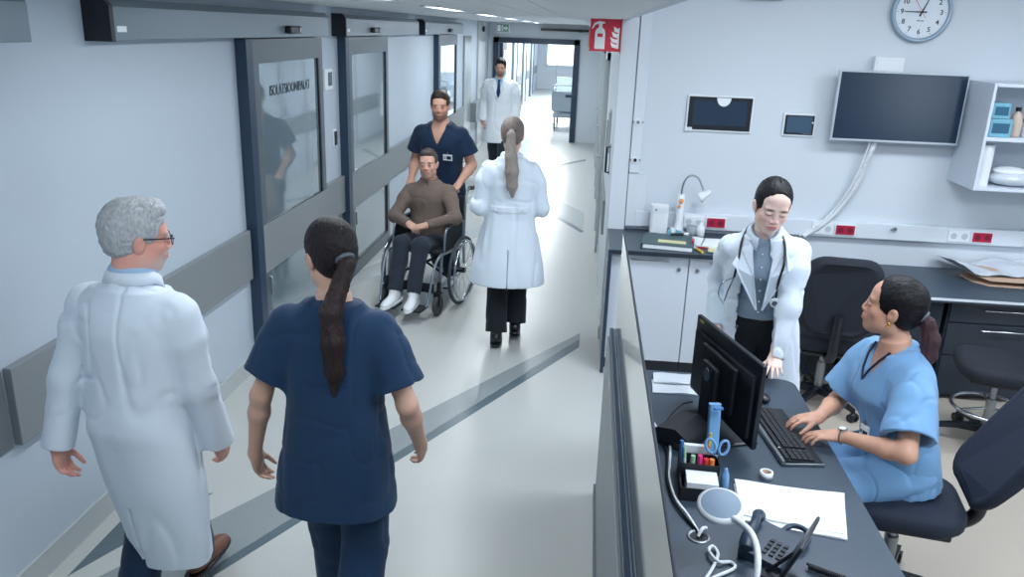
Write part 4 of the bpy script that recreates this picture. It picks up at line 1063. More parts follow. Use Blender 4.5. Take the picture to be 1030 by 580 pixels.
def loft(O, R, st, p=2.0, pad=0.0):
    """stations (z, a, b, x, y) along local z; cross-section |x/a|^p+|y/b|^p=1"""
    O = A3(O); S = np.array([list(q) + [0] * (5 - len(q)) for q in st], dtype=float); zz = S[:, 0]
    zmin, zmax = zz.min(), zz.max(); o = np.argsort(zz); S = S[o]; zz = S[:, 0]
    # smooth interpolation table
    zi = np.linspace(zmin, zmax, 96); T = np.stack([np.interp(zi, zz, S[:, i]) for i in range(1, 5)], 1)
    ker = np.array([1, 3, 6, 8, 6, 3, 1.]); ker /= ker.sum()
    Tp = np.pad(T, ((3, 3), (0, 0)), 'edge'); T = np.stack([np.convolve(Tp[:, i], ker, 'valid') for i in range(4)], 1)
    def fn(X, Y, Z):
        x, y, z = X - O[0], Y - O[1], Z - O[2]
        u = [x * R[0, i] + y * R[1, i] + z * R[2, i] for i in range(3)]
        zc = np.clip(u[2], zmin, zmax)
        a, b, cx, cy = [np.interp(zc, zi, T[:, i]) for i in range(4)]
        a = a + pad; b = b + pad
        px, py = np.abs(u[0] - cx), np.abs(u[1] - cy)
        rho = ((px / a) ** p + (py / b) ** p) ** (1 / p)
        g = np.sqrt((px / a ** 2) ** 2 + (py / b ** 2) ** 2) + 1e-6
        gl = np.where(rho > 1e-4, g / np.maximum(((px / a) ** 2 + (py / b) ** 2) ** .5, 1e-4), 1 / np.minimum(a, b))
        d = (rho - 1) / gl
        e = np.abs(u[2] - (zmin + zmax) / 2) - (zmax - zmin) / 2 - pad * .3
        return np.maximum(d, e)
    m = max(S[:, 1].max() + np.abs(S[:, 3]).max(), S[:, 2].max() + np.abs(S[:, 4]).max()) + pad
    C = [O + R @ np.array([sx * m, sy * m, z]) for sx in (-1, 1) for sy in (-1, 1) for z in (zmin - pad, zmax + pad)]
    C = np.array(C); return fn, C.min(0), C.max(0)
def blk(c, h, R=None, r=.004):
    c = A3(c); h = A3(h); R = np.eye(3) if R is None else R; m = float(np.linalg.norm(h))
    def fn(X, Y, Z):
        x, y, z = X - c[0], Y - c[1], Z - c[2]
        q = [np.abs(x * R[0, i] + y * R[1, i] + z * R[2, i]) - h[i] + r for i in range(3)]
        return np.sqrt(sum(np.maximum(v, 0) ** 2 for v in q)) + np.minimum(np.maximum(np.maximum(q[0], q[1]), q[2]), 0) - r
    return fn, c - m, c + m

def fcyl(p0, p1, r):
    p0 = A3(p0); p1 = A3(p1); c = (p0 + p1) / 2; u = p1 - p0; h = np.linalg.norm(u) / 2; u = u / (2 * h); m = math.hypot(r, h)
    def fn(X, Y, Z):
        x, y, z = X - c[0], Y - c[1], Z - c[2]
        t = x * u[0] + y * u[1] + z * u[2]
        return np.maximum(np.sqrt(np.maximum(x * x + y * y + z * z - t * t, 0)) - r, np.abs(t) - h)
    return fn, c - m, c + m
def ik(a, b, l1, l2, pole):
    a = A3(a); b = A3(b); d = b - a; L = np.linalg.norm(d)
    if L > (l1 + l2) * .999: b = a + d * ((l1 + l2) * .999 / L); d = b - a; L = np.linalg.norm(d)
    x = (l1 * l1 - l2 * l2 + L * L) / (2 * L); h = math.sqrt(max(l1 * l1 - x * x, 0)); u = d / L
    p = A3(pole); p = p - u * (p @ u); p = p / np.linalg.norm(p)
    return a + u * x + p * h, b

class Person:
    def __init__(s, name_label, loc, rz, h=1.75, fem=False, pelvis=None, lean=0.0, side=0.0, twist=0.0, yaw=0.0, pitch=0.0, roll=0.0,
                 res=.005, skin=(214, 172, 150), group=None, neckf=0.0, hs=1.0):
        s.k = h / 1.75; k = s.k; s.fem = fem; s.res = res; s.skin = skin; s.hs = hs * (.96 if fem else 1.0)
        s.root = empty('person', loc, rz, name_label, 'person', group)
        s.P = A3(pelvis if pelvis is not None else (0, 0, .95 * k))
        s.T = RZ(twist) @ RY(side) @ RX(-lean)
        s.sw = (.160 if fem else .182) * k
        s.S = {x: s.tp((x * s.sw / k, -.005, .425)) for x in (-1, 1)}
        s.H = {x: s.P + RZ(twist * .3) @ np.array([x * (.088 if fem else .085) * k, 0, -.03 * k]) for x in (-1, 1)}
        s.neck = s.tp((0, -.012 + neckf * .4, .50)); s.piv = s.tp((0, .002 + neckf, .575))
        s.Rh = RZ(yaw) @ RX(pitch) @ RY(roll)
        s.hc = s.piv + s.Rh @ np.array([0, .018, .092]) * k
        s.arm = {}; s.leg = {}; s.hand = {}
    def tp(s, v): return s.P + s.T @ (A3(v) * s.k)
    def hp(s, v): return s.hc + s.Rh @ (A3(v) * s.hs)
    def set_arm(s, side, wrist, pole, fdir, palm, curl=(20, 25, 20), spread=.0, thumb=0.6):
        k = s.k
        e, w = ik(s.S[side], wrist, .295 * k, .255 * k, pole)
        s.arm[side] = (e, w); d = nrm(fdir); n = -nrm(A3(palm) - d * (A3(palm) @ d))
        t = np.cross(d, n) * (1 if side > 0 else -1) * -1
        s.hand[side] = (w, d, n, t, curl, spread, thumb)
    def set_leg(s, side, ankle, fdir=(0, 1, 0), pole=(0, 1, 0), fpitch=0.0):
        k = s.k; kn, a = ik(s.H[side], ankle, .435 * k, .42 * k, pole); s.leg[side] = (kn, a, nrm(fdir), fpitch)
    # ------------------------------------------------------------ the body, one continuous surface
    def torso_st(s, g=0.0):
        if s.fem: q = [(-.12, .150, .100, 0, -.008), (-.03, .172, .118, 0, -.012), (.06, .150, .103), (.16, .122, .088), (.25, .132, .094), (.32, .146, .116, 0, .010), (.39, .146, .098), (.43, .140, .082), (.47, .092, .064), (.50, .064, .054), (.53, .054, .050)]
        else: q = [(-.12, .150, .100), (-.03, .165, .112), (.06, .156, .106), (.16, .150, .102), (.26, .160, .108), (.34, .172, .114), (.40, .172, .104), (.44, .158, .088), (.48, .104, .068), (.51, .074, .060), (.54, .062, .056)]
        k = s.k
        return [(z * k, (a + g) * k, (b + g) * k, (x[0] if x else 0) * k, (x[1] if len(x) > 1 else 0) * k) for z, a, b, *x in q]
    def body(s, tintf=None, beard=None, brows=(50, 38, 34), lips=(176, 112, 104), lids=1.0, feet=False):
        k = s.k; pts = [s.P, s.hc, s.hp((0, 0, .16))] + list(s.S.values()) + [p for a in s.arm.values() for p in a] + [p for l in s.leg.values() for p in l[:2]]
        pts += [h[0] + h[1] * .2 for h in s.hand.values()]
        pts = np.array(pts); lo = pts.min(0) - .14; hi = pts.max(0) + .14; hi[2] = max(hi[2], s.hc[2] + .14)
        F = Field(lo, hi, s.res)
        F.add(loft(s.P, s.T, s.torso_st()), .02)
        for x in (-1, 1):
            F.add(ell(s.tp((x * (s.sw / k - .012), -.005, .408)), np.array([.052, .052, .052]) * k), .04)
            if s.fem: F.add(ell(s.tp((x * .068, .070, .325)), np.array([.056, .052, .056]) * k), .03)
        ar = (.043, .036, .036, .024) if s.fem else (.052, .044, .043, .029)
        for x, (e, w) in s.arm.items():
            F.add(cone(s.S[x], e, ar[0] * k, ar[1] * k), .03)
            m = e + (w - e) * .3; F.add(cone(e, m, ar[2] * k, ar[2] * 1.03 * k), .02); F.add(cone(m, w, ar[2] * 1.0 * k, ar[3] * k), .02)
            s._hand(F, x)
        for x, l in s.leg.items():
            kn, a, fd, fp = l
            F.add(cone(s.H[x], kn, .082 * k, .052 * k), .04)
            m = kn + (a - kn) * .3; F.add(cone(kn, m, .050 * k, .054 * k), .02); F.add(cone(m, a, .052 * k, .036 * k), .02)
            if feet: F.add(cone(a - np.array([0, 0, .03 * k]), a + fd * .13 * k - np.array([0, 0, (.055) * k]), .036 * k, .024 * k), .02)
        # neck and head
        hs = s.hs; hp = s.hp; R = s.Rh; E = lambda c, r, RR=None: ell(hp(c), A3(r) * hs, R if RR is None else R @ RR)
        nr = (.046 if s.fem else .056)
        F.add(cone(s.neck, hp((0, -.022, -.055)), (nr + .006) * k, nr * hs), .03)
        if not s.fem: F.add(cone(s.tp((-.08, -.02, .458)), s.tp((.08, -.02, .458)), .028 * k), .05)
        jw = 1.0 if not s.fem else .93
        F.add(E((0, -.016, .032), (.074, .094, .084)), .02)
        F.add(E((0, .030, -.030), (.060 * jw, .060, .086)), .03)
        F.add(E((0, .044, .044), (.056, .040, .044)), .03)
        F.add(E((0, .056, -.100), (.028 * jw, .030, .024)), .03)
        for x in (-1, 1):
            F.add(E((x * .044 * jw, .010, -.070), (.018, .034, .028)), .035)       # jaw corner
            F.add(E((x * .040, .056, -.030), (.022, .020, .020)), .022)             # cheekbone
            F.add(E((x * .028, .078 if s.fem else .081, .018), (.024, .010, .010)), .018)              # brow ridge
            F.sub(E((x * .031, .108 if s.fem else .106, -.002), (.021, .016, .0130)), .012)            # eye socket
            F.add(E((x * .078, -.008, -.016), (.010, .020, .032), RY(x * .25)), .008)  # ear
            F.sub(E((x * .088, .0, -.014), (.006, .010, .016)), .004)
        F.add(cone(hp((0, .088, .004)), hp((0, .102 if s.fem else .106, -.033)), .0070 * hs, (.0085 if s.fem else .0098) * hs), .012)
        for x in (-1, 1): F.add(E((x * .0125, .094, -.038), (.0085, .011, .0078)), .008)
        F.add(E((0, .082, -.066), (.028, .016, .022)), .014)
        F.add(E((0, .0925, -.0605), (.021, .008, .0055)), .005)
        F.add(E((0, .0920, -.0725), (.019, .009, .0065)), .005)
        F.sub(E((0, .101, -.0664), (.024, .010, .0012)), .003)
        F.sub(E((0, .100, -.083), (.016, .006, .005)), .008)
        for x in (-1, 1):
            F.add(E((x * .031, .0815, -.0025), (.0158, .0125, .0125)), .003)         # eyeball with lids
        V, Q = F.mesh(); V = smooth_mesh(V, Q, 1)
        # colour of the skin itself: lips, brows, cheeks, beard, nails
        L = ((V - s.hc) @ s.Rh) / hs; x, y, z = L[:, 0], L[:, 1], L[:, 2]; ax = np.abs(x)
        base = np.array(lin(s.skin)[:3]); C = np.tile(base, (len(V), 1))
        def mix(col, w):
            nonlocal C; w = np.clip(w, 0, 1)[:, None]; C = C * (1 - w) + np.array(lin(col)[:3]) * w
        g = lambda d, e: 1 / (1 + np.exp((d - 1) * e))
        head = (y > .02) & (np.abs(z) < .14)
        red = tuple(int(v) for v in (min(255, s.skin[0] * 1.0), s.skin[1] * .82, s.skin[2] * .82))
        mix(red, .30 * g(np.sqrt(((ax - .043) / .03) ** 2 + ((z + .035) / .028) ** 2), 4) * head)
        mix(red, .22 * g(np.sqrt((x / .016) ** 2 + ((z + .034) / .014) ** 2), 4) * (y > .095))
        if beard: mix(beard[0], beard[1] * g(np.sqrt((ax / .062) ** 2 + ((z + .088) / .047) ** 2), 7) * (y > -.01) * (1 - g(np.sqrt((x / .024) ** 2 + ((z + .066) / .010) ** 2), 8)))
        mix(lips, .75 * g(np.sqrt((x / .025) ** 2 + ((z + .0665) / .0115) ** 2), 9) * (y > .078))
        mix(brows, .9 * g(np.sqrt(((ax - .031) / .0185) ** 2 + ((z - .0175 + .10 * (ax - .03) ** 1 * .6) / .0056) ** 2), 5) * (y > .05))
        if lids > 0:
            mix((70, 52, 48), .6 * g(np.sqrt(((ax - .031) / .017) ** 2 + ((z - .0065) / .0024) ** 2), 5) * (y > .07))
        if lids == 0:     # eyes cast down: only the lash line shows
            mix((48, 36, 36), .9 * g(np.sqrt(((ax - .031) / .016) ** 2 + ((z + .0065 - 6 * (ax - .031) ** 2) / .0024) ** 2), 5) * (y > .07))
        s.body_o = np_mesh('body', V, Q, None, s.root, tint=C, mats=[M['skin']])
        # eyes
        if lids > 0:
            for x_ in (-1, 1):
                c = hp((x_ * .031, .0815, -.0035)); mb = MB()
                Rm3 = Matrix(s.Rh.tolist())
                mb.ball(c, (.0128 * hs, .0134 * hs, .0062 * hs * lids), 20, Rm3)
                e = mb.build('eye', M['eye_white'], s.root)
                ic = hp((x_ * .031 + s.gaze[0], .0815 + .0092, -.0035 + s.gaze[1]))
                MB().ball(ic, (.0066 * hs, .0048 * hs, .0066 * hs * lids), 14, Rm3).build('iris', M['iris'], e)
        return s.body_o
    gaze = (0, 0)
    def _hand(s, F, x):
        w, d, n, t, curl, spread, th = s.hand[x]; q = .93 * s.k * (.95 if s.fem else 1.02)
        Rm_ = np.stack([t, d, n], 1)
        F.add(ell(w + d * .052 * q, np.array([.041, .056, .0155]) * q, Rm_), .02)
        F.add(cone(w, w + d * .04 * q, .022 * q, .022 * q), .02)
        F.add(ell(w + d * .03 * q + t * .022 * q - n * .008 * q, np.array([.018, .032, .015]) * q, Rm_), .012)
        bases = ((.029, .088, .066, .0088), (.0095, .096, .076, .0090), (-.0105, .092, .070, .0086), (-.029, .082, .054, .0076))
        for i, (bt, bd, L, r) in enumerate(bases):
            p = w + (d * bd + t * bt) * q; a = 0.0; sp = (1.5 - i) * spread
            segs = (.45, .31, .24); rr = (r, r * .92, r * .86, r * .74)
            p0 = p - d * .03 * q
            F.add(cone(p0, p, r * 1.05 * q, r * q), .006)
            for j in range(3):
                a += math.radians(curl[j] * (1 + .10 * (i - 1)))
                dd = (d * math.cos(sp) + t * math.sin(sp)) * math.cos(a) - n * math.sin(a)
                p2 = p + dd * L * segs[j] * q
                F.add(cone(p, p2, rr[j] * q, rr[j + 1] * q), .0025); p = p2
        p = w + (d * .028 + t * .026 - n * .006) * q
        for j, (L, r0, r1) in enumerate(((.040, .0135, .0115), (.032, .011, .0095), (.026, .0095, .0078))):
            a = th * (1 - .32 * j)
            dd = nrm(d * math.cos(a) + t * math.sin(a) - n * (.30 + .12 * j))
            p2 = p + dd * L * q; F.add(cone(p, p2, r0 * q, r1 * q), .004); p = p2
    # ------------------------------------------------------------ hair
    def hair(s, style, m, grow=.010, res=None, tail=None, hairline=.0, name='hair'):
        hs = s.hs; hp = s.hp; R = s.Rh; E = lambda c, r, RR=None: ell(hp(c), A3(r) * hs, R if RR is None else R @ RR)
        c = s.hc; pts = [c - .17, c + .17]
        if tail is not None: pts += [t - .06 for t in tail[0]] + [t + .06 for t in tail[0]]
        pts = np.array(pts); F = Field(pts.min(0), pts.max(0), res or s.res * .8)
        g = grow
        F.add(E((0, -.018, .036), (.075 + g, .096 + g, .086 + g)), .02)
        F.add(E((0, -.052, -.018), (.062 + g * .6, .052 + g * .6, .066)), .03)
        if style == 'short':
            F.add(E((0, .045, .098), (.055, .045, .028 + g * .5)), .03)
            F.sub(E((0, .117, -.026), (.096, .088, .108 - hairline)), .012)
            for x in (-1, 1): F.sub(E((x * .092, .012, -.050), (.032, .042, .060)), .012)
            F.sub(E((0, -.03, -.150), (.12, .12, .085)), .02)
            F.folds(.0022, (.018, .04, .018), 5); F.folds(.0012, (.009, .03, .009), 8)
        elif style == 'receding':
            F.sub(E((0, .106, -.020), (.090, .082, .112)), .014)
            for x in (-1, 1): F.sub(E((x * .092, .018, -.048), (.034, .040, .058)), .012)
            F.sub(E((0, -.03, -.150), (.12, .12, .085)), .02)
            F.folds(.0016, (.016, .03, .016), 5)
        else:
            F.sub(E((0, .126, -.010), (.080, .108, .124 - hairline)), .010)
            F.sub(E((0, .02, -.150), (.12, .12, .085)), .02)
            for x in (-1, 1):
                F.sub(E((x * .088, .016, -.036), (.022, .026, .040)), .010)
            F.folds(.0010, (.010, .06, .010), 5)
            if style == 'part': F.sub(E((0, .03, .135), (.0016, .09, .02)), .004)
        if tail is not None:
            P, rad = tail
            for i in range(len(P) - 1): F.add(cone(P[i], P[i + 1], rad[i], rad[i + 1]), .012)
            n = 5
            for j in range(n):                                # loose locks
                o = np.array([math.cos(j * 2.4), math.sin(j * 2.4), 0]) * .55
                for i in range(1, len(P) - 1): F.add(cone(P[i] + o * rad[i], P[i + 1] + o * rad[i + 1] * 1.1, rad[i] * .55, rad[i + 1] * .5), .006)
        V, Q = F.mesh(); o = np_mesh(name, V, Q, m, s.root)
        return o
    # ------------------------------------------------------------ garments
    def field(s, lo, hi, res=None): return Field(lo, hi, res or s.res)
    def emit(s, F, name, m, sm=1, **kw):
        V, Q = F.mesh(); V = smooth_mesh(V, Q, sm); return np_mesh(name, V, Q, m, s.root, **kw)
    def bounds(s, z0, z1, m=.12):
        pts = [s.P, s.tp((0, 0, .55))] + list(s.S.values()) + [p for a in s.arm.values() for p in a]
        pts = np.array(pts); lo = pts.min(0) - m; hi = pts.max(0) + m; lo[2] = z0; hi[2] = z1; return lo, hi
    def scrub_top(s, m, hem=-.16, g=.022, sleeve=.62, vneck=True, seed=1, sr=(.070, .082), hemw=.02, neckd=.11, legs=False, name='scrub_top', fold=.006, flare_b=0, nback=False):
        k = s.k; z1 = s.tp((0, 0, .58))[2] + .05; z0 = min(s.tp((0, 0, hem))[2], s.P[2] + hem * k) - .12
        for a in s.arm.values(): z0 = min(z0, (a[0])[2] - .1) if False else z0
        lo, hi = s.bounds(z0, z1, .18); F = s.field(lo, hi)
        st = s.torso_st(g)
        st = [q for q in st if q[0] > -.02 * k and q[0] < .52 * k]
        hw = st[0][1]
        st = [(hem * k, hw + hemw * k, st[0][2] + hemw * .7 * k + flare_b, 0, st[0][4]), (hem * .5 * k, hw + hemw * .7 * k, st[0][2] + hemw * .5 * k + flare_b * .6, 0, st[0][4])] + st
        # loose cloth hangs straighter than the body
        out = []
        for q in st:
            a = max(q[1], (hw * .93 if q[0] < .40 * k else 0)); b = max(q[2], (st[0][2] * .90 if q[0] < .36 * k else 0)); out.append((q[0], a, b, q[3], q[4]))
        for x, (e, w) in s.arm.items():
            d = e - s.S[x]; q = s.S[x] + d * sleeve; u = nrm(d); r1 = sr[1] * k
            F.add(cone(s.S[x] + d * .05, s.S[x] + d * .30, .056 * k, sr[0] * .98 * k), .03); F.add(cone(s.S[x] + d * .30, q + u * .02, sr[0] * k, r1), .02)
            F.sub(fcyl(q, q + u * .20, r1 * 1.5), .003); F.sub(cone(q - u * .03, q + u * .04, r1 - .034, r1 - .014), .003)
        s.shoulders(F, .008 if s.fem else .014)
        F.add(loft(s.P, s.T, out, 2.3), .04)
        if s.fem:
            for x in (-1, 1): F.add(ell(s.tp((x * .066, .072, .325)), np.array([.066, .056, .064]) * k), .05)
        F.folds(fold * .8, (.11, .11, .22), seed, False); F.folds(fold * .55, (.13, .13, .30), seed + 1, 'crease'); F.folds(fold * .4, (.09, .09, .14), seed + 2, 'crease')
        # square hem
        hz = hem * k + .004
        F.sub(blk(s.P + s.T @ np.array([0, 0, hz - .10]), (.5, .5, .10), s.T), .002)
        # neck opening
        F.sub(cone(s.tp((0, .006, .525)), s.tp((0, .02, .70)), .062 * k, .08 * k), .006)
        if vneck:
            for t in np.linspace(0, 1, 7):
                F.sub(cone(s.tp((0, .05, .50 - neckd * t)), s.tp((0, .25, .50 - neckd * t)), (.062 * (1 - t) + .006) * k), .004)
        o = s.emit(F, name, m); return o
    def shoulders(s, F, g=0.0, neck=False):
        k = s.k
        if neck: F.add(cone(s.tp((0, -.012, .47)), s.tp((0, -.006, .515)), (.068 if s.fem else .078) * k, (.060 if s.fem else .070) * k), .03)
        for x in (-1, 1):
            F.add(ell(s.tp((x * (s.sw / k - .012), -.004, .402)), np.array([.064 + g, .064 + g, .058 + g]) * k), .04)
            F.add(cone(s.tp((0, -.016, .456)), s.tp((x * (s.sw / k - .03), -.008, .408)), (.056 + g) * k, (.048 + g) * k), .04)
    def trousers(s, m, g=.022, low=.94, seed=3, name='trousers', ankle_r=.062, top=.05, fold=.005, seat=False):
        k = s.k; pts = np.array([s.P] + [p for l in s.leg.values() for p in l[:2]]); lo = pts.min(0) - .17; hi = pts.max(0) + .17; hi[2] = max(s.P[2] + (top + .02) * k, pts[1:, 2].max() + .14 if seat else 0)
        F = s.field(lo, hi)
        F.add(loft(s.P, s.T, [(z, a, b, x, y) for z, a, b, x, y in s.torso_st(.012) if z < (top + .06) * k]), .02)
        for x, (kn, a, fd, fp) in s.leg.items():
            q = kn + (a - kn) * low
            F.add(cone(s.H[x], kn, (.088 + g * .4) * k, (.056 + g) * k), .03)
            F.add(cone(kn, q, (.055 + g) * k, ankle_r * k), .02)
        F.folds(fold * .8, (.08, .08, .14), seed, False); F.folds(fold * .6, (.10, .10, .16), seed + 3, 'crease')
        for x, (kn, a, fd, fp) in s.leg.items():
            u = nrm(a - kn); q = kn + (a - kn) * low
            F.sub(cone(q + u * ankle_r * 1.02 * k, q + u * .2, ankle_r * 1.3 * k), .002)
        return s.emit(F, name, m)
    def shoes(s, m, sole=None, name='shoe', res=None):
        k = s.k
        for x, (kn, a, fd, fp) in s.leg.items():
            R0 = np.stack([np.cross(fd, (0, 0, 1)), fd, np.array([0, 0, 1.])], 1) @ RX(fp)
            q = lambda v: a + R0 @ (A3(v) * k)
            F = Field(a - .32, a + .32, res or max(s.res * .8, .004))
            F.add(ell(q((0, -.018, -.040)), np.array([.036, .050, .045]) * k, R0), .02)
            F.add(ell(q((0, .075, -.058)), np.array([.044, .090, .036]) * k, R0), .03)
            F.add(ell(q((0, .135, -.066)), np.array([.043, .060, .026]) * k, R0), .02)
            F.add(cone(q((0, -.005, -.03)), q((0, -.004, .020)), .043 * k, .046 * k), .02); F.add(cone(q((0, .06, -.045)), q((0, .01, .01)), .030 * k, .034 * k), .02)
            F.sub(blk(q((0, .05, -.185)), (.2, .3, .10), R0, .001), .002)
            V, Q = F.mesh(); o = np_mesh(name, V, Q, m, s.root)
            F = Field(a - .32, a + .32, res or max(s.res * .8, .004))
            F.add(loft(q((0, .055, -.09)), R0, [(-.003, .046, .148), (.016, .044, .145)], 2.6), 0)
            V, Q = F.mesh(); np_mesh('sole', V, Q, sole or M['black'], o)
    def sleeve(s, F, x, r=(.075, .058, .052), g=0.03):
        e, w = s.arm[x]; k = s.k; q = w + (w - e) * .02
        F.add(cone(s.S[x] + (e - s.S[x]) * .05, s.S[x] + (e - s.S[x]) * .35, .056 * k, r[0] * .94 * k), g); F.add(cone(s.S[x] + (e - s.S[x]) * .35, e, r[0] * .94 * k, r[1] * k), g); F.add(cone(e, q, r[1] * k, r[2] * k), .03)
    def cuff(s, F, x, r=.052):
        e, w = s.arm[x]; u = nrm(w - e); q = w + (w - e) * .02; k = s.k
        F.sub(fcyl(q, q + u * .2, r * k * 1.6), .003); F.sub(cone(q - u * .02, q + u * .04, (r - .022) * k, (r - .010) * k), .003)

M['skin'] = mat('skin', (214, 172, 150), .48, spec=.4, tint=True, var=.03, vscale=40, bump=.06, bscale=250)
M['skin'].node_tree.nodes['Principled BSDF'].inputs['Subsurface Weight'].default_value = .08
M['skin'].node_tree.nodes['Principled BSDF'].inputs['Subsurface Radius'].default_value = (.01, .004, .002)
M['eye_white'] = mat('eye_white', (176, 166, 162), .3); M['iris'] = mat('iris', (36, 24, 20), .15)
def cloth(name, rgb, rough=.8, b=.25, sh=.12, var=.03): return mat(name, rgb, rough, sheen=sh, bump=b * .6, bscale=12, var=var, vscale=5, spec=.25)
M['coat'] = cloth('coat_white', (214, 226, 238), .75, .35)
M['coat_warm'] = cloth('coat_white_warm', (222, 228, 234), .75, .3)
M['scrub_navy'] = cloth('scrub_navy', (26, 55, 86), .8, .35)
M['scrub_dark'] = cloth('scrub_dark_navy', (22, 44, 70), .8, .3)
M['scrub_blue'] = cloth('scrub_blue', (118, 162, 204), .8, .35)
M['scrub_trim'] = cloth('scrub_trim', (30, 42, 70), .8, .2)
M['brown'] = cloth('shirt_brown', (112, 98, 90), .85, .35)
M['trouser_dk'] = cloth('trouser_dark', (42, 50, 62), .85, .3)
M['trouser_black'] = cloth('trouser_black', (24, 28, 36), .85, .3)
M['shirt_grey'] = cloth('shirt_grey', (138, 158, 176), .8, .3)
M['shirt_blue'] = cloth('shirt_pale_blue', (160, 192, 222), .8, .2)
def hairm(name, rgb, stretch, rough=.42, b=.6): return mat(name, rgb, rough, spec=.28, bump=b, bscale=1.0, stretch=stretch, var=.45, vscale=1.0)
M['hair_white'] = hairm('hair_white', (176, 180, 184), (160, 60, 60), .6)
M['hair_dark'] = hairm('hair_dark_brown', (30, 25, 27), (240, 60, 60), .55)
M['hair_tail'] = hairm('hair_tail_brown', (46, 35, 35), (300, 300, 10), .4)
M['hair_black'] = hairm('hair_black', (10, 10, 15), (260, 40, 60), .5, .3)
M['hair_short'] = hairm('hair_brown_short', (58, 46, 40), (120, 60, 60), .5)
M['hair_grey'] = hairm('hair_greying', (84, 76, 74), (120, 60, 60), .6)
M['hair_blond'] = hairm('hair_ash_blond', (120, 108, 103), (160, 60, 60), .5)
M['hair_blond_tail'] = hairm('hair_ash_blond_tail', (150, 140, 134), (200, 200, 10), .55)
M['hair_auburn'] = hairm('hair_auburn_tail', (70, 48, 52), (320, 320, 14), .4)
M['shoe_white'] = mat('shoe_white', (226, 230, 234), .5); M['shoe_brown'] = mat('shoe_brown', (112, 72, 50), .45); M['shoe_black'] = mat('shoe_black', (26, 28, 34), .3)
M['silver'] = M['chrome']; M['gold'] = mat('gold', (214, 170, 96), .25, metal=1)

def badge(P, c, R, w=.055, h=.085, strip=True, horizontal=False):
    """identity card clipped to a garment; R columns: right, out, up"""
    c = Vector(c.tolist()); Rm_ = Matrix(R.tolist())
    if horizontal: w, h = h, w
    b = MB().box(c, (w, .004, h), Rm_).build('identity_badge', M['white_pl'], P.root, .002)
    off = Rm_ @ Vector((0, .003, 0))
    MB().box(c + off + Rm_ @ Vector((-w * .14, 0, -h * .02)), (w * .5, .0015, h * .55), Rm_).build('photo', M['scrub_dark'], b)
    MB().box(c + off + Rm_ @ Vector((w * .30, 0, h * .2)), (w * .2, .0015, h * .12), Rm_).box(c + off + Rm_ @ Vector((w * .30, 0, -h * .1)), (w * .2, .0015, h * .2), Rm_).build('print', M['frame_grey'], b)
    MB().box(c + Rm_ @ Vector((0, 0, h * .62)), (.010, .006, .02), Rm_).build('clip', M['steel_brushed'], b)
# ================================================================ the people
def person_navy_woman():
    p = Person('woman in navy scrubs with a long dark ponytail walking away in the left foreground', (-.81, 2.48, 0), math.radians(-4), h=1.70, fem=True,
               lean=.05, side=.0, twist=.03, yaw=.82, pitch=-.12, res=.0045, skin=(206, 166, 146))
    p.set_arm(-1, (-.30, -.02, .83), (-.4, -1, 0), (.05, .25, -1), (1, 0, 0), (22, 28, 18), thumb=.5)
    p.set_arm(1, (.27, .12, .86), (.5, -1, 0), (-.02, .5, -.9), (-1, 0, 0), (30, 35, 25), thumb=.5)
    p.set_leg(-1, (-.09, .20, .09), fpitch=.1); p.set_leg(1, (.09, -.18, .12), fpitch=-.3)
    p.body()
    hp = p.hp
    tail = [hp((0, -.105, .01)), hp((0, -.130, -.02)), p.tp((.035, -.13, .50)), p.tp((.045, -.145, .40)), p.tp((.05, -.145, .30)), p.tp((.045, -.14, .22))]
    p.hair('pony', M['hair_dark'], .012)
    F = Field(np.array(tail).min(0) - .06, np.array(tail).max(0) + .06, .004)
    rad = [.020, .027, .036, .036, .030, .012]
    for i in range(5): F.add(cone(tail[i], tail[i + 1], rad[i], rad[i + 1]), .015)
    F.folds(.0025, (.010, .010, .14), 4)
    V, Q = F.mesh(); np_mesh('ponytail', V, Q, M['hair_tail'], p.root)
    c = Vector(hp((0, -.118, -.005)).tolist())
    d = Vector(nrm(tail[1] - tail[0]).tolist()); Rr = Vector((0, 0, 1)).rotation_difference(d).to_matrix()
    MB().tube([c + Rr @ Vector((.026 * math.cos(a * PI / 8), .026 * math.sin(a * PI / 8), 0)) for a in range(16)], .008, 8, True).build('hair_tie', M['frame_grey'], p.root)
    p.scrub_top(M['scrub_navy'], hem=-.27, g=.028, sleeve=.74, seed=11, sr=(.074, .090), hemw=.045, fold=.007, vneck=False)
    p.trousers(M['scrub_navy'], g=.03, ankle_r=.085)
    p.shoes(M['shoe_white'])
    return p

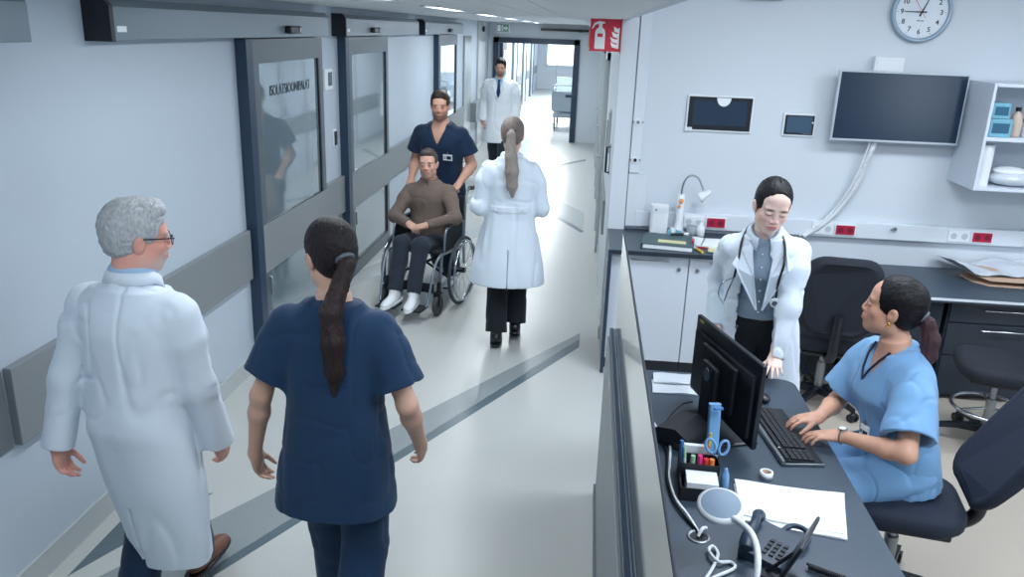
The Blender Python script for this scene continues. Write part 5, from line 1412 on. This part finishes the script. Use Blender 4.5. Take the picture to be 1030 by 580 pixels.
def coat_back(p, m, hem, seed, waist=.0, flare=.06, name='white_coat', g=.03, belt=None, open_front=None, skirt_y=0.0, fold=.008, colr=True, sway=0.0, sr=(.082, .064, .056), hang=RX(0)):
    """a closed knee-length doctor's coat; hem = height above the floor"""
    k = p.k; lo, hi = p.bounds(hem - .03, p.tp((0, 0, .60))[2] + .03, .24); F = p.field(lo, hi)
    st = [q for q in p.torso_st(g) if q[0] < .51 * k]
    hw, hb = st[1][1], st[1][2]
    st = [q for q in st if q[0] > -.02 * k]
    out = [(z, max(a, hw * .90 if z < .38 * k else 0), max(b, hb * .88 if z < .34 * k else 0), x, y) for z, a, b, x, y in st]
    for x in (-1, 1): p.sleeve(F, x, sr)
    for x in (-1, 1): p.cuff(F, x, sr[2])
    F2 = Field(lo, hi, p.res); F2.n = F.n
    L = p.P[2] - hem; Lx = L + .06
    sk = []
    for fr, wf in ((1.0, 1.0), (.8, .9), (.6, .75), (.4, .5), (.25, .3), (.12, .12)):
        v = p.T.T @ np.array([0, 0, -Lx * fr]); w3 = wf if flare > 0 else wf ** 4; sk.append((v[2], hw + flare * w3 * k, hb + flare * .85 * w3 * k, v[0] + sway * fr, v[1] + skirt_y * fr))
    p.shoulders(F2, .002 if p.fem else .012, True); F2.add(loft(p.P, p.T, sk + [(-.03 * k, hw, hb, 0, 0)] + out, 2.2), .03)
    if p.fem:
        for x in (-1, 1): F2.add(ell(p.tp((x * .066, .072, .325)), np.array([.068, .058, .066]) * k), .05)
    h_ = np.maximum(.035 - np.abs(F.f - F2.f), 0) / .035; F.f = np.minimum(F.f, F2.f) - h_ * h_ * .035 * .25; del F2, h_
    zt = p.P[2]
    F.folds(fold * .8, (.10, .10, .60), seed, False, mask=lambda X, Y, Z: np.clip((zt + .15 - Z) / .35, .3, 1.2))
    F.folds(fold * .85, (.12, .12, .50), seed + 2, 'crease')
    F.folds(fold * .7, (.10, .10, .12), seed + 5, 'crease', mask=lambda X, Y, Z: np.clip((Z - zt + .1) / .3, 0, 1))
    if belt is not None:
        zb = p.tp((0, 0, belt))[2]
        F.f -= (.006 * (np.abs((F.lo[2] + np.arange(F.n[2]) * F.res) - zb)[None, None, :] < .022) * ((F.lo[1] + np.arange(F.n[1]) * F.res)[None, :, None] < p.P[1] - .03) * (np.abs(F.lo[0] + np.arange(F.n[0]) * F.res - p.P[0])[:, None, None] < .14)).astype(np.float32)
    F.sub(blk(p.P + hang @ np.array([0, 0, -L - .10]), (.6, .6, .10), hang), .002)
    F.sub(cone(p.tp((0, .006, .575)), p.tp((0, .02, .70)), .058 * k, .075 * k), .006)
    # vent at the back
    if belt is not None or colr: F.sub(blk(p.P + np.array([0, -.25, -L + .10]), (.003, .2, .18), None, .001), .003)
    if open_front: open_front(F)
    return p.emit(F, name, m)

def collar(p, m, name='collar', r=.066, h=.035, fr=.0, a0=-.35, z=.505, tilt=.25):
    """turned-down collar ring around the neck, open at the front"""
    k = p.k; rows = []
    for a in np.linspace(-PI * 1.5 + .0 + (PI / 2 - a0) - PI / 2 + .5, 0, 1): pass
    n = 26; inner = []; rowsA = []
    for i in range(n + 1):
        a = math.radians(90) + .38 + (2 * PI - .76) * i / n
        c, s_ = math.cos(a), math.sin(a); fr_ = max(0, s_)
        prof = [(r - .002, z - .01), (r + .0, z + h * .8), (r + .007, z + h), (r + .020, z + h * .6), (r + .030, z - .012 - fr_ * .02), (r + .024, z - .014 - fr_ * .02), (r + .012, z + h * .3)]
        rowsA.append([Vector(p.tp((rr * c, rr * .95 * s_ + tilt * .02 - fr_ * -.012, zz - fr_ * .035)).tolist()) for rr, zz in prof])
    return MB().sweep(rowsA).build(name, m, p.root)

def person_old_man():
    p = Person('grey haired man in a long white coat walking away at far left', (-1.53, 2.48, 0), math.radians(-10), h=1.72, lean=.08, yaw=-.72, pitch=-.10,
               res=.0045, skin=(222, 164, 148))
    p.set_arm(-1, (-.26, -.12, .82), (-.25, -1, 0), (.0, .1, -1), (1, 0, 0), (30, 35, 25), thumb=.5)
    p.set_arm(1, (.23, .12, .80), (.25, -1, 0), (-.0, .45, -.9), (-1, 0, 0), (30, 35, 25), thumb=.5)
    p.set_leg(-1, (-.04, -.12, .11), fpitch=-.3); p.set_leg(1, (-.07, .33, .09), fpitch=.12)
    p.body(beard=((200, 192, 188), .6), lips=(190, 120, 110), brows=(170, 165, 160))
    p.hair('short', M['hair_white'], .013, hairline=.01)
    coat_back(p, M['coat'], .34, 21, flare=-.045, skirt_y=.05, sway=.05, fold=.008, g=.028, sr=(.072, .062, .056))
    p.trousers(M['scrub_dark'], g=.02, ankle_r=.075); p.shoes(M['shoe_brown'])
    collar(p, M['coat'], r=.070, h=.032, z=.522)
    collar(p, M['shirt_blue'], 'shirt_collar', r=.060, h=.05, z=.525)
    # spectacles
    g = MB(); hp = lambda v: Vector(p.hp(v).tolist())
    for x in (-1, 1):
        g.tube([hp((x * .080, -.005, .004)), hp((x * .079, .05, .006)), hp((x * .066, .106, .006))], .0024, 8)
        g.tube([hp((x * .034 + .026 * math.cos(a * PI / 8), .109 - abs(x * .034 + .026 * math.cos(a * PI / 8)) * .10, -.006 + .017 * math.sin(a * PI / 8))) for a in range(16)], .0016, 6, True)
    g.tube([hp((-.008, .109, .0)), hp((0, .111, .003)), hp((.008, .109, .0))], .0016, 6)
    g.build('spectacles', M['black'], p.root)
    return p

def person_nurse():
    p = Person('bearded male nurse in dark navy scrubs pushing the wheelchair', (-1.28, 7.24, 0), math.radians(171), h=1.79, lean=.16, yaw=.22, pitch=-.12, res=.006, skin=(206, 160, 138))
    p.gaze = (0, 0)
    p.set_arm(-1, (-.225, .225, .99), (-.35, -1, -.1), (.15, 1, -.45), (0, -.3, -1), (55, 60, 40), thumb=.7)
    p.set_arm(1, (.225, .225, .99), (.35, -1, -.1), (-.15, 1, -.45), (0, -.3, -1), (55, 60, 40), thumb=.7)
    p.set_leg(-1, (-.10, .02, .09)); p.set_leg(1, (.10, -.22, .12), fpitch=-.3)
    p.body(beard=((74, 54, 46), .62))
    p.hair('short', M['hair_short'], .011)
    p.scrub_top(M['scrub_dark'], hem=-.20, g=.028, sleeve=.62, seed=31, sr=(.080, .098), hemw=.02, neckd=.15, fold=.006)
    p.trousers(M['scrub_dark'], g=.03, ankle_r=.08, seed=33); p.shoes(M['shoe_white'])
    R = p.T.copy()
    badge(p, p.tp((-.105, .158, .255)), R, .055, .085, horizontal=True)
    return p

def person_patient():
    cx, cy = WCX, WCY
    p = Person('older male patient in a brown long sleeved polo shirt sitting in the wheelchair', (cx, cy, 0), WRZ, h=1.70, pelvis=(0.03, -.12, .535), lean=-.06, side=.05, yaw=.22, pitch=.0, roll=.04, res=.006, skin=(212, 168, 148))
    p.set_arm(-1, (-.085, .19, .725), (-1, -.5, -.1), (.85, .45, -.18), (.2, -.3, -1), (28, 38, 25), thumb=.5)
    p.set_arm(1, (.095, .18, .715), (1, -.5, -.1), (-.85, .5, -.18), (-.2, -.3, -1), (28, 38, 25), thumb=.5)
    for x in (-1, 1): p.set_leg(x, (x * .085, .47, .205), fdir=(x * .12, 1, -.0), pole=(0, .6, 1), fpitch=-.08)
    p.body(brows=(84, 70, 64), beard=((170, 130, 116), .3))
    p.hair('short', M['hair_grey'], .007)
    # long-sleeved polo
    k = p.k; lo, hi = p.bounds(p.P[2] - .12, p.tp((0, 0, .6))[2] + .03, .2); F = p.field(lo, hi)
    st = [(z, max(a, .160 * k), max(b, .118 * k), x, y) if z < .36 * k else (z, a, b, x, y) for z, a, b, x, y in p.torso_st(.022) if z < .52 * k]
    F.add(loft(p.P, p.T, st, 2.2), .02); F.add(ell(p.tp((0, .05, .10)), (.14, .10, .12)), .06)
    for x in (-1, 1):
        p.sleeve(F, x, (.068, .054, .040))
    p.shoulders(F, .014, True)
    F.folds(.004, (.08, .08, .07), 41, False); F.folds(.003, (.09, .09, .09), 42, 'crease')
    for x in (-1, 1): p.cuff(F, x, .040)
    F.sub(cone(p.tp((0, .006, .565)), p.tp((0, .02, .70)), .062 * k, .08 * k), .006)
    F.sub(cone(p.tp((0, .09, .49)), p.tp((0, .25, .45)), .024 * k), .01)
    p.emit(F, 'polo_shirt', M['brown']); collar(p, M['brown'], r=.062, h=.030, z=.518)
    for i in range(3): MB().ball(p.tp((0, .125 + .012 * i, .43 - .045 * i)).tolist(), .006, 8).build('button', M['frame_grey'], p.root)
    p.trousers(M['trouser_dk'], g=.018, low=.97, ankle_r=.058, seed=44, seat=True, top=.0)
    p.shoes(M['shoe_white'], M['white_pl'])
    return p

def person_blond():
    p = Person('woman with an ash blond ponytail in a white coat walking away mid corridor', (-.53, 5.78, 0), math.radians(4), h=1.71, fem=True, lean=.03, yaw=-.05, pitch=-.08, res=.006, skin=(214, 176, 156))
    p.set_arm(-1, (-.12, .20, 1.10), (-.5, -1, -.5), (.8, .6, .1), (0, -.5, -1), (35, 40, 20)); p.set_arm(1, (.13, .22, 1.09), (.5, -1, -.5), (-.8, .6, .1), (0, -.5, -1), (35, 40, 20))
    p.set_leg(-1, (-.07, -.05, .10)); p.set_leg(1, (.07, .10, .13), fpitch=-.35)
    p.body(); hp = p.hp
    tail = [hp((0, -.110, .03)), hp((0, -.145, .0)), p.tp((0, -.15, .52)), p.tp((.01, -.16, .42)), p.tp((.015, -.155, .32)), p.tp((.02, -.15, .24))]
    p.hair('pony', M['hair_blond'], .014)
    F = Field(np.array(tail).min(0) - .07, np.array(tail).max(0) + .07, .005); rad = [.022, .032, .044, .047, .038, .014]
    for i in range(5): F.add(cone(tail[i], tail[i + 1], rad[i], rad[i + 1]), .015)
    F.folds(.003, (.012, .012, .14), 4); V, Q = F.mesh(); np_mesh('ponytail', V, Q, M['hair_blond_tail'], p.root)
    c = Vector(hp((0, -.125, .018)).tolist())
    MB().tube([c + Vector((.026 * math.cos(a * PI / 8), .010 * math.sin(a * PI / 8), .026 * math.sin(a * PI / 8))) for a in range(16)], .008, 8, True).build('hair_tie', M['black'], p.root)
    coat_back(p, M['coat'], .50, 52, flare=.085, belt=.14, g=.034, fold=.009, sr=(.078, .064, .054))
    collar(p, M['coat'], r=.058, h=.03, z=.515)
    MB().ball(p.tp((-.10, -.165, .14)).tolist(), .009, 10).build('button', M['white_pl'], p.root)
    MB().ball(p.tp((.10, -.165, .14)).tolist(), .009, 10).build('button', M['white_pl'], p.root)
    p.trousers(M['trouser_black'], g=.018, low=.97, ankle_r=.085, seed=55); p.shoes(M['shoe_black'])
    return p

def lapels(p, m, zc=.20, w=.045, name='lapel', spread=.085, yb=.135, zt=.50):
    """two flat lapels either side of an open coat front"""
    for x in (-1, 1):
        P0 = [(x * .055, .045, zt), (x * spread, .085, .455), (x * (spread + w * .75), yb - .012, .40), (x * (spread + w * .35), yb + .006, .385), (x * (spread * .8 + w * .3), yb + .012, .33), (x * .018, yb + .014, zc), (x * .010, yb + .010, zc), (x * .035, yb + .004, .34), (x * .05, .10, .44)]
        Pf = [Vector(p.tp(v).tolist()) for v in P0]; off = Vector((p.T @ np.array([0, .009, .002])).tolist())
        MB().prism(Pf, off).build(name, m, p.root, .003)

def person_far_doctor():
    p = Person('bearded doctor in white coat and tie walking towards the camera by the far doorway', (-1.36, 12.6, 0), math.radians(176), h=1.90, lean=.02, yaw=.1, pitch=-.28, res=.009, skin=(204, 160, 140))
    p.set_arm(-1, (-.25, .06, .93), (-.3, -1, 0), (.3, .4, -1), (1, 0, 0), (30, 30, 20)); p.set_arm(1, (.25, .06, .93), (.3, -1, 0), (-.3, .4, -1), (-1, 0, 0), (30, 30, 20))
    p.set_leg(-1, (-.08, .14, .09)); p.set_leg(1, (.09, -.20, .12), fpitch=-.3)
    p.body(beard=((52, 42, 38), .8)); p.hair('short', M['hair_dark'], .014)
    def cut(F):
        for t in np.linspace(0, 1, 6): F.sub(cone(p.tp((0, .06, .52 - .20 * t)), p.tp((0, .3, .52 - .20 * t)), (.055 * (1 - t) + .004) * p.k), .004)
    coat_back(p, M['coat_warm'], .62, 61, flare=.06, g=.030, open_front=cut, colr=False)
    lapels(p, M['coat_warm'], zc=.24, yb=.140, spread=.06)
    k = p.k; F = p.field(p.tp((-.2, -.2, .2)) - .05, p.tp((.2, .2, .58)) + .08); F = Field(p.P + np.array([-.25, -.25, .2]), p.P + np.array([.25, .25, .75]), p.res)
    F.add(loft(p.P, p.T, [q for q in p.torso_st(.012) if .2 * k < q[0] < .53 * k]), .02); F.sub(cone(p.tp((0, .02, .52)), p.tp((0, .04, .7)), .058 * k, .08), .004)
    p.emit(F, 'shirt', M['shirt_blue']); collar(p, M['shirt_blue'], 'shirt_collar', r=.060, h=.035)
    T_ = lambda v: Vector(p.tp(v).tolist())
    MB().prism([T_((-.018, .092, .49)), T_((.018, .092, .49)), T_((.012, .115, .455)), T_((.032, .145, .30)), T_((0, .150, .25)), T_((-.032, .145, .30)), T_((-.012, .115, .455))], Vector((p.T @ np.array([0, .01, 0])).tolist())).build('necktie', M['scrub_navy'], p.root)
    p.trousers(M['trouser_dk'], g=.02, ankle_r=.08, seed=63); p.shoes(M['shoe_black'])
    return p

def person_doctor():
    p = Person('standing doctor with black tied back hair, open white coat and stethoscope leaning on the desk', (.935, 4.02, 0), math.radians(170), h=1.70, fem=True, lean=.22, side=.05, twist=-.05, yaw=.20, pitch=-.28, roll=-.10, res=.0038, skin=(238, 206, 192), hs=1.06)
    p.gaze = (-.002, -.001)
    W = lambda x, y, z: RZ(-math.radians(170)) @ (A3((x, y, z)) - A3((.935, 4.02, 0)))
    p.set_arm(-1, W(.955, 3.70, .805), (-1, -.45, .1), RZ(-math.radians(170)) @ A3((-.15, -.95, -.28)), (0, 0.0, -1), (8, 12, 8), spread=.17, thumb=.8)
    p.set_arm(1, W(.72, 4.02, .88), (.15, -1, 0), (-.3, .5, -.8), (-1, 0, 0), (35, 35, 20))
    for x in (-1, 1): p.set_leg(x, (x * .09, -.06, .09))
    p.body(brows=(40, 32, 32), lips=(190, 92, 98), lids=0)
    hp = p.hp
    p.hair('part', M['hair_black'], .009, tail=([hp((0, -.095, -.01)), hp((0, -.125, -.05)), hp((.01, -.12, -.11))], [.026, .030, .018]))
    def cut(F):
        k = p.k
        for t in np.linspace(0, 1, 14):
            z = .54 - .95 * t; w = (.045 + .050 * min(1, t * 2.5)) * k
            F.sub(cone(p.tp((.018, .065, z)), p.tp((.018, .40, z)), w), .003)
        F.sub(blk(p.P + np.array([.02, .30, -.32]), (.085, .25, .42)), .003)
    coat_back(p, M['coat'], .42, 71, flare=.06, g=.034, open_front=cut, colr=False, sr=(.070, .059, .051), fold=.008)
    k = p.k; lo = p.P - np.array([.3, .3, .05]); hi = p.P + np.array([.3, .42, .62]); F = Field(lo, hi, p.res)
    F.add(loft(p.P, p.T, [q for q in p.torso_st(.013) if .04 * k < q[0] < .53 * k]), .02)
    for x in (-1, 1): F.add(ell(p.tp((x * .066, .070, .325)), np.array([.062, .056, .062]) * k), .05)
    F.folds(.004, (.05, .05, .07), 77); F.sub(cone(p.tp((0, .012, .520)), p.tp((0, .05, .7)), .050 * k, .08), .004)
    F.sub(cone(p.tp((0, .08, .50)), p.tp((0, .2, .47)), .016), .006)
    sh = p.emit(F, 'shirt', M['shirt_grey'])
    for i in range(6): MB().ball(p.tp((.004, .112 + .034 * math.sin(min(1, i / 2.6) * PI / 2), .44 - .062 * i)).tolist(), .0045, 8).build('button', M['white_pl'], sh)
    collar(p, M['shirt_grey'], 'shirt_collar', r=.054, h=.040)
    lapels(p, M['coat'], zc=.16, yb=.162, spread=.105, w=.05)
    collar(p, M['coat'], 'coat_collar', r=.066, h=.034, z=.512)
    for i in range(4): MB().ball((p.tp((.105, .135 - .01 * i, .22 - .10 * i)) + np.array([0, .012, 0])).tolist(), .008, 10).build('button', M['frame_grey'], p.root)
    p.trousers(M['trouser_black'], g=.016, ankle_r=.07, seed=73); p.shoes(M['shoe_black'])
    # red ribbon on the coat pocket
    q = lambda x, y, z: Vector(p.tp((x, y, z)).tolist())
    MB().tube([q(-.135, .165, .04), q(-.128, .170, .07), q(-.140, .172, .085), (q(-.150, .168, .07)), q(-.128, .166, .02)], .004, 6).build('ribbon_pin', M['crimson'], p.root)
    # stethoscope: its own thing, worn round the neck
    t = empty('stethoscope', tuple((Matrix.Rotation(math.radians(170), 3, 'Z') @ Vector(p.tp((0, 0, .5)).tolist()) + Vector((.935, 4.02, 0)))), math.radians(170), 'black stethoscope with white chest piece around the neck of the standing doctor', 'stethoscope')
    o_ = Vector(p.tp((0, 0, .5)).tolist()); u = lambda x, y, z: q(x, y, z) - o_
    MB().tube(spline([u(-.075, .175, .24), u(-.082, .172, .33), u(-.10, .14, .42), u(-.088, .05, .50), u(-.02, -.085, .535), u(.07, -.05, .525), u(.105, .05, .49), u(.115, .13, .42), u(.13, .165, .33)], 7), .0062, 10).build('tubing', M['black'], t)
    MB().tube(spline([u(.13, .165, .33), u(.155, .18, .26), u(.17, .185, .20)], 5), .004, 8).tube(spline([u(.13, .165, .33), u(.185, .18, .30), u(.20, .19, .24), u(.172, .195, .19)], 5), .003, 8).build('ear_tubes', M['chrome'], t)
    c = u(-.072, .182, .215); dd = Vector((p.T @ np.array([0, 1, .0])).tolist())
    cp = MB().cyl(c, c + dd * .012, .024, .022, 24).build('chest_piece', M['white_pl'], t)
    MB().cyl(c + dd * .012, c + dd * .0135, .014, n=20).build('diaphragm', M['silver'], cp)
    return p

def person_seated():
    rz = math.radians(97)
    p = Person('seated nurse in light blue scrubs typing at the keyboard and looking up', (1.37, 3.20, 0), rz, h=1.79, fem=True, pelvis=(0, -.03, .63), lean=.215, twist=0.0, yaw=-.52, pitch=.12, roll=.0, res=.0042, skin=(206, 158, 134), neckf=.01, hs=1.05)
    W = lambda x, y, z: RZ(-rz) @ (A3((x, y, z)) - A3((1.37, 3.20, 0)))
    D = lambda x, y, z: RZ(-rz) @ A3((x, y, z))
    p.set_arm(-1, W(1.075, 3.015, .80), D(.5, -.9, -.3), D(-1, .12, -.12), D(0, 0, -1), (16, 24, 16), spread=.12, thumb=.65)
    p.set_arm(1, W(1.035, 3.17, .80), D(.5, .9, -.2), D(-1, -.10, -.12), D(0, 0, -1), (16, 24, 16), spread=.12, thumb=.65)
    p.set_leg(-1, (-.11, .36, .10), pole=(0, .6, 1)); p.set_leg(1, (.12, .42, .10), pole=(0, .6, 1))
    p.gaze = (0, .001)
    p.body(brows=(44, 32, 30), lips=(178, 92, 88)); hp = p.hp
    tail = [hp((0, -.098, -.005)), hp((0, -.135, -.03)), hp((0, -.165, -.09)), hp((0, -.172, -.155)), hp((0, -.165, -.21)), hp((0, -.160, -.24))]
    p.hair('pony', M['hair_black'], .011)
    F = Field(np.array(tail).min(0) - .06, np.array(tail).max(0) + .06, .0035); rad = [.020, .028, .034, .034, .026, .012]
    for i in range(5): F.add(cone(tail[i], tail[i + 1], rad[i], rad[i + 1]), .015)
    F.folds(.0025, (.010, .010, .14), 4); V, Q = F.mesh(); np_mesh('ponytail', V, Q, M['hair_auburn'], p.root)
    a = hp((0, -.108, -.012)); d = nrm(tail[1] - tail[0]); Rr = Vector((0, 0, 1)).rotation_difference(Vector(d.tolist())).to_matrix(); c = Vector(a.tolist())
    MB().tube([c + Rr @ Vector((.027 * math.cos(a_ * PI / 8), .027 * math.sin(a_ * PI / 8), 0)) for a_ in range(16)], .009, 8, True).build('hair_tie', M['frame_grey'], p.root)
    for x in (-1, 1):
        MB().ball(hp((x * .082, -.004, -.050)).tolist(), (.004, .006, .009), 12).tube([Vector(hp((x * .082, -.004 + .008 * math.cos(k_ * PI / 6), -.058 + .008 * math.sin(k_ * PI / 6))).tolist()) for k_ in range(12)], .002, 6, True).build('earring', M['gold'], p.root)
    p.scrub_top(M['scrub_blue'], hem=-.10, g=.030, sleeve=.80, seed=81, sr=(.080, .100), hemw=.01, neckd=.12, fold=.009)
    # dark trim of the neckline
    q = lambda x, y, z: Vector(p.tp((x, y, z)).tolist())
    p.trousers(M['scrub_blue'], g=.040, low=.92, ankle_r=.08, seed=83, seat=True, top=.06, fold=.008)
    p.shoes(M['shoe_white'])
    MB().tube([q(-.060, .045, .505), q(-.045, .085, .47), q(-.022, .118, .425), q(.0, .135, .385), q(.022, .118, .425), q(.045, .085, .47), q(.060, .045, .505)], .005, 8).build('neck_trim', M['scrub_trim'], p.root)
    e, w = p.arm[-1]; u = nrm(w - e); c = Vector((w - u * .012).tolist()); Rr = Vector((0, 0, 1)).rotation_difference(Vector(u.tolist())).to_matrix()
    wt_ = MB().tube([c + Rr @ Vector((.0285 * math.cos(k_ * PI / 12), .0285 * math.sin(k_ * PI / 12), 0)) for k_ in range(24)], .004, 8, True).build('wrist_watch', M['frame_grey'], p.root)
    up_ = Vector((0, 0, 1)) ; up_ = (up_ - Vector(u.tolist()) * up_.dot(Vector(u.tolist()))).normalized()
    MB().cyl(c + up_ * .027, c + up_ * .036, .017, n=24).build('watch_case', M['silver'], wt_)
    MB().cyl(c + up_ * .036, c + up_ * .0365, .0145, n=24).build('watch_face', M['white'], wt_)
    Rb = p.T @ RZ(.25) @ RX(.25)
    badge(p, p.tp((-.09, .178, .18)), Rb, .052, .095)
    return p

for fn in (person_navy_woman, person_old_man, person_nurse, person_patient, person_blond, person_far_doctor, person_doctor, person_seated):
    fn()
# ================================================================ light
def area(name, loc, size, power, col=(1, 1, 1), rot=(0, 0, 0)):
    l = bpy.data.lights.new(name, 'AREA'); l.shape = 'RECTANGLE'; l.size = size[0]; l.size_y = size[1]
    l.energy = power; l.color = col
    o = bpy.data.objects.new(name, l); COL.objects.link(o); o.location = loc; o.rotation_euler = rot
    return o
cool = (.91, .965, 1.0)
n = 0
for i, (x, y) in enumerate([(-1.05, 1.2), (-1.05, 3.6), (-1.05, 6.0), (-1.05, 8.4), (-1.05, 10.8), (-1.05, 13.2), (-1.05, 15.6), (-1.05, 20), (-1.05, 23), (-1.05, 26), (-1.05, 29)]):
    t = empty('ceiling_light', (x, y, CZ), 0, 'slim white linear ceiling light along the corridor', 'ceiling light', 'linear ceiling lights over the corridor')
    MB().b2((-.06, -.62, -.008), (.06, -.60, 0)).b2((-.06, .60, -.008), (.06, .62, 0)).b2((-.06, -.62, -.008), (-.045, .62, 0)).b2((.045, -.62, -.008), (.06, .62, 0)).build('frame', M['white_pl'], t)
    MB().b2((-.045, -.60, -.004), (.045, .60, 0)).build('diffuser', M['lamp_glow'], t)
    area('corridor_lamp', (x, y, CZ - .012), (.09, 1.2), (14 if y < 3 else 22 if y < 9 else (32 if y < 17 else 110)), cool)
for x, y in ((1.3, 1.6), (1.3, 4.0), (3.3, 1.6), (3.3, 4.0)):
    t = empty('ceiling_light', (x, y, 2.95), 0, 'flush white ceiling light panel over the nurse station', 'ceiling light', 'ceiling light panels over the nurse station')
    MB().b2((-.62, -.32, -.012), (.62, -.30, 0)).b2((-.62, .30, -.012), (.62, .32, 0)).build('frame', M['white_pl'], t)
    MB().b2((-.60, -.30, -.006), (.60, .30, 0)).build('diffuser', M['lamp_glow'], t)
    area('station_lamp', (x, y, 2.93), (1.2, .6), 34, (.88, .94, 1.0))
# daylight through the window east of the nurse station
area('window_daylight', (5.24, -2.2, 1.6), (1.35, 2.3), 70, (.70, .85, 1.0), (0, math.radians(90), 0))
w = bpy.data.worlds.new('World'); SC.world = w; w.use_nodes = True
bg = w.node_tree.nodes['Background']; bg.inputs['Color'].default_value = (.72, .86, 1.0, 1); bg.inputs['Strength'].default_value = .36

cam = bpy.data.cameras.new('camera'); co = bpy.data.objects.new('camera', cam); COL.objects.link(co)
YAW, PITCH, ROLL, FPX = .0849, .3104, .0365, 814.4
cam.sensor_fit = 'HORIZONTAL'; cam.sensor_width = 36; cam.lens = FPX * 36 / 1030; cam.clip_start = .05; cam.clip_end = 100
fwd = Vector((-math.sin(YAW) * math.cos(PITCH), math.cos(YAW) * math.cos(PITCH), -math.sin(PITCH)))
rt = Vector((math.cos(YAW), math.sin(YAW), 0)); up = rt.cross(fwd)
r2 = rt * math.cos(ROLL) + up * math.sin(ROLL); u2 = -rt * math.sin(ROLL) + up * math.cos(ROLL)
mw = Matrix((r2, u2, -fwd)).transposed().to_4x4(); mw.translation = (0, 0, 2.3)
co.matrix_world = mw
SC.camera = co
vs = SC.view_settings; vs.view_transform = 'Standard'; vs.look = 'None'; vs.gamma = 1; vs.use_curve_mapping = False; vs.exposure = 0.0
SC.cycles.max_bounces = 7
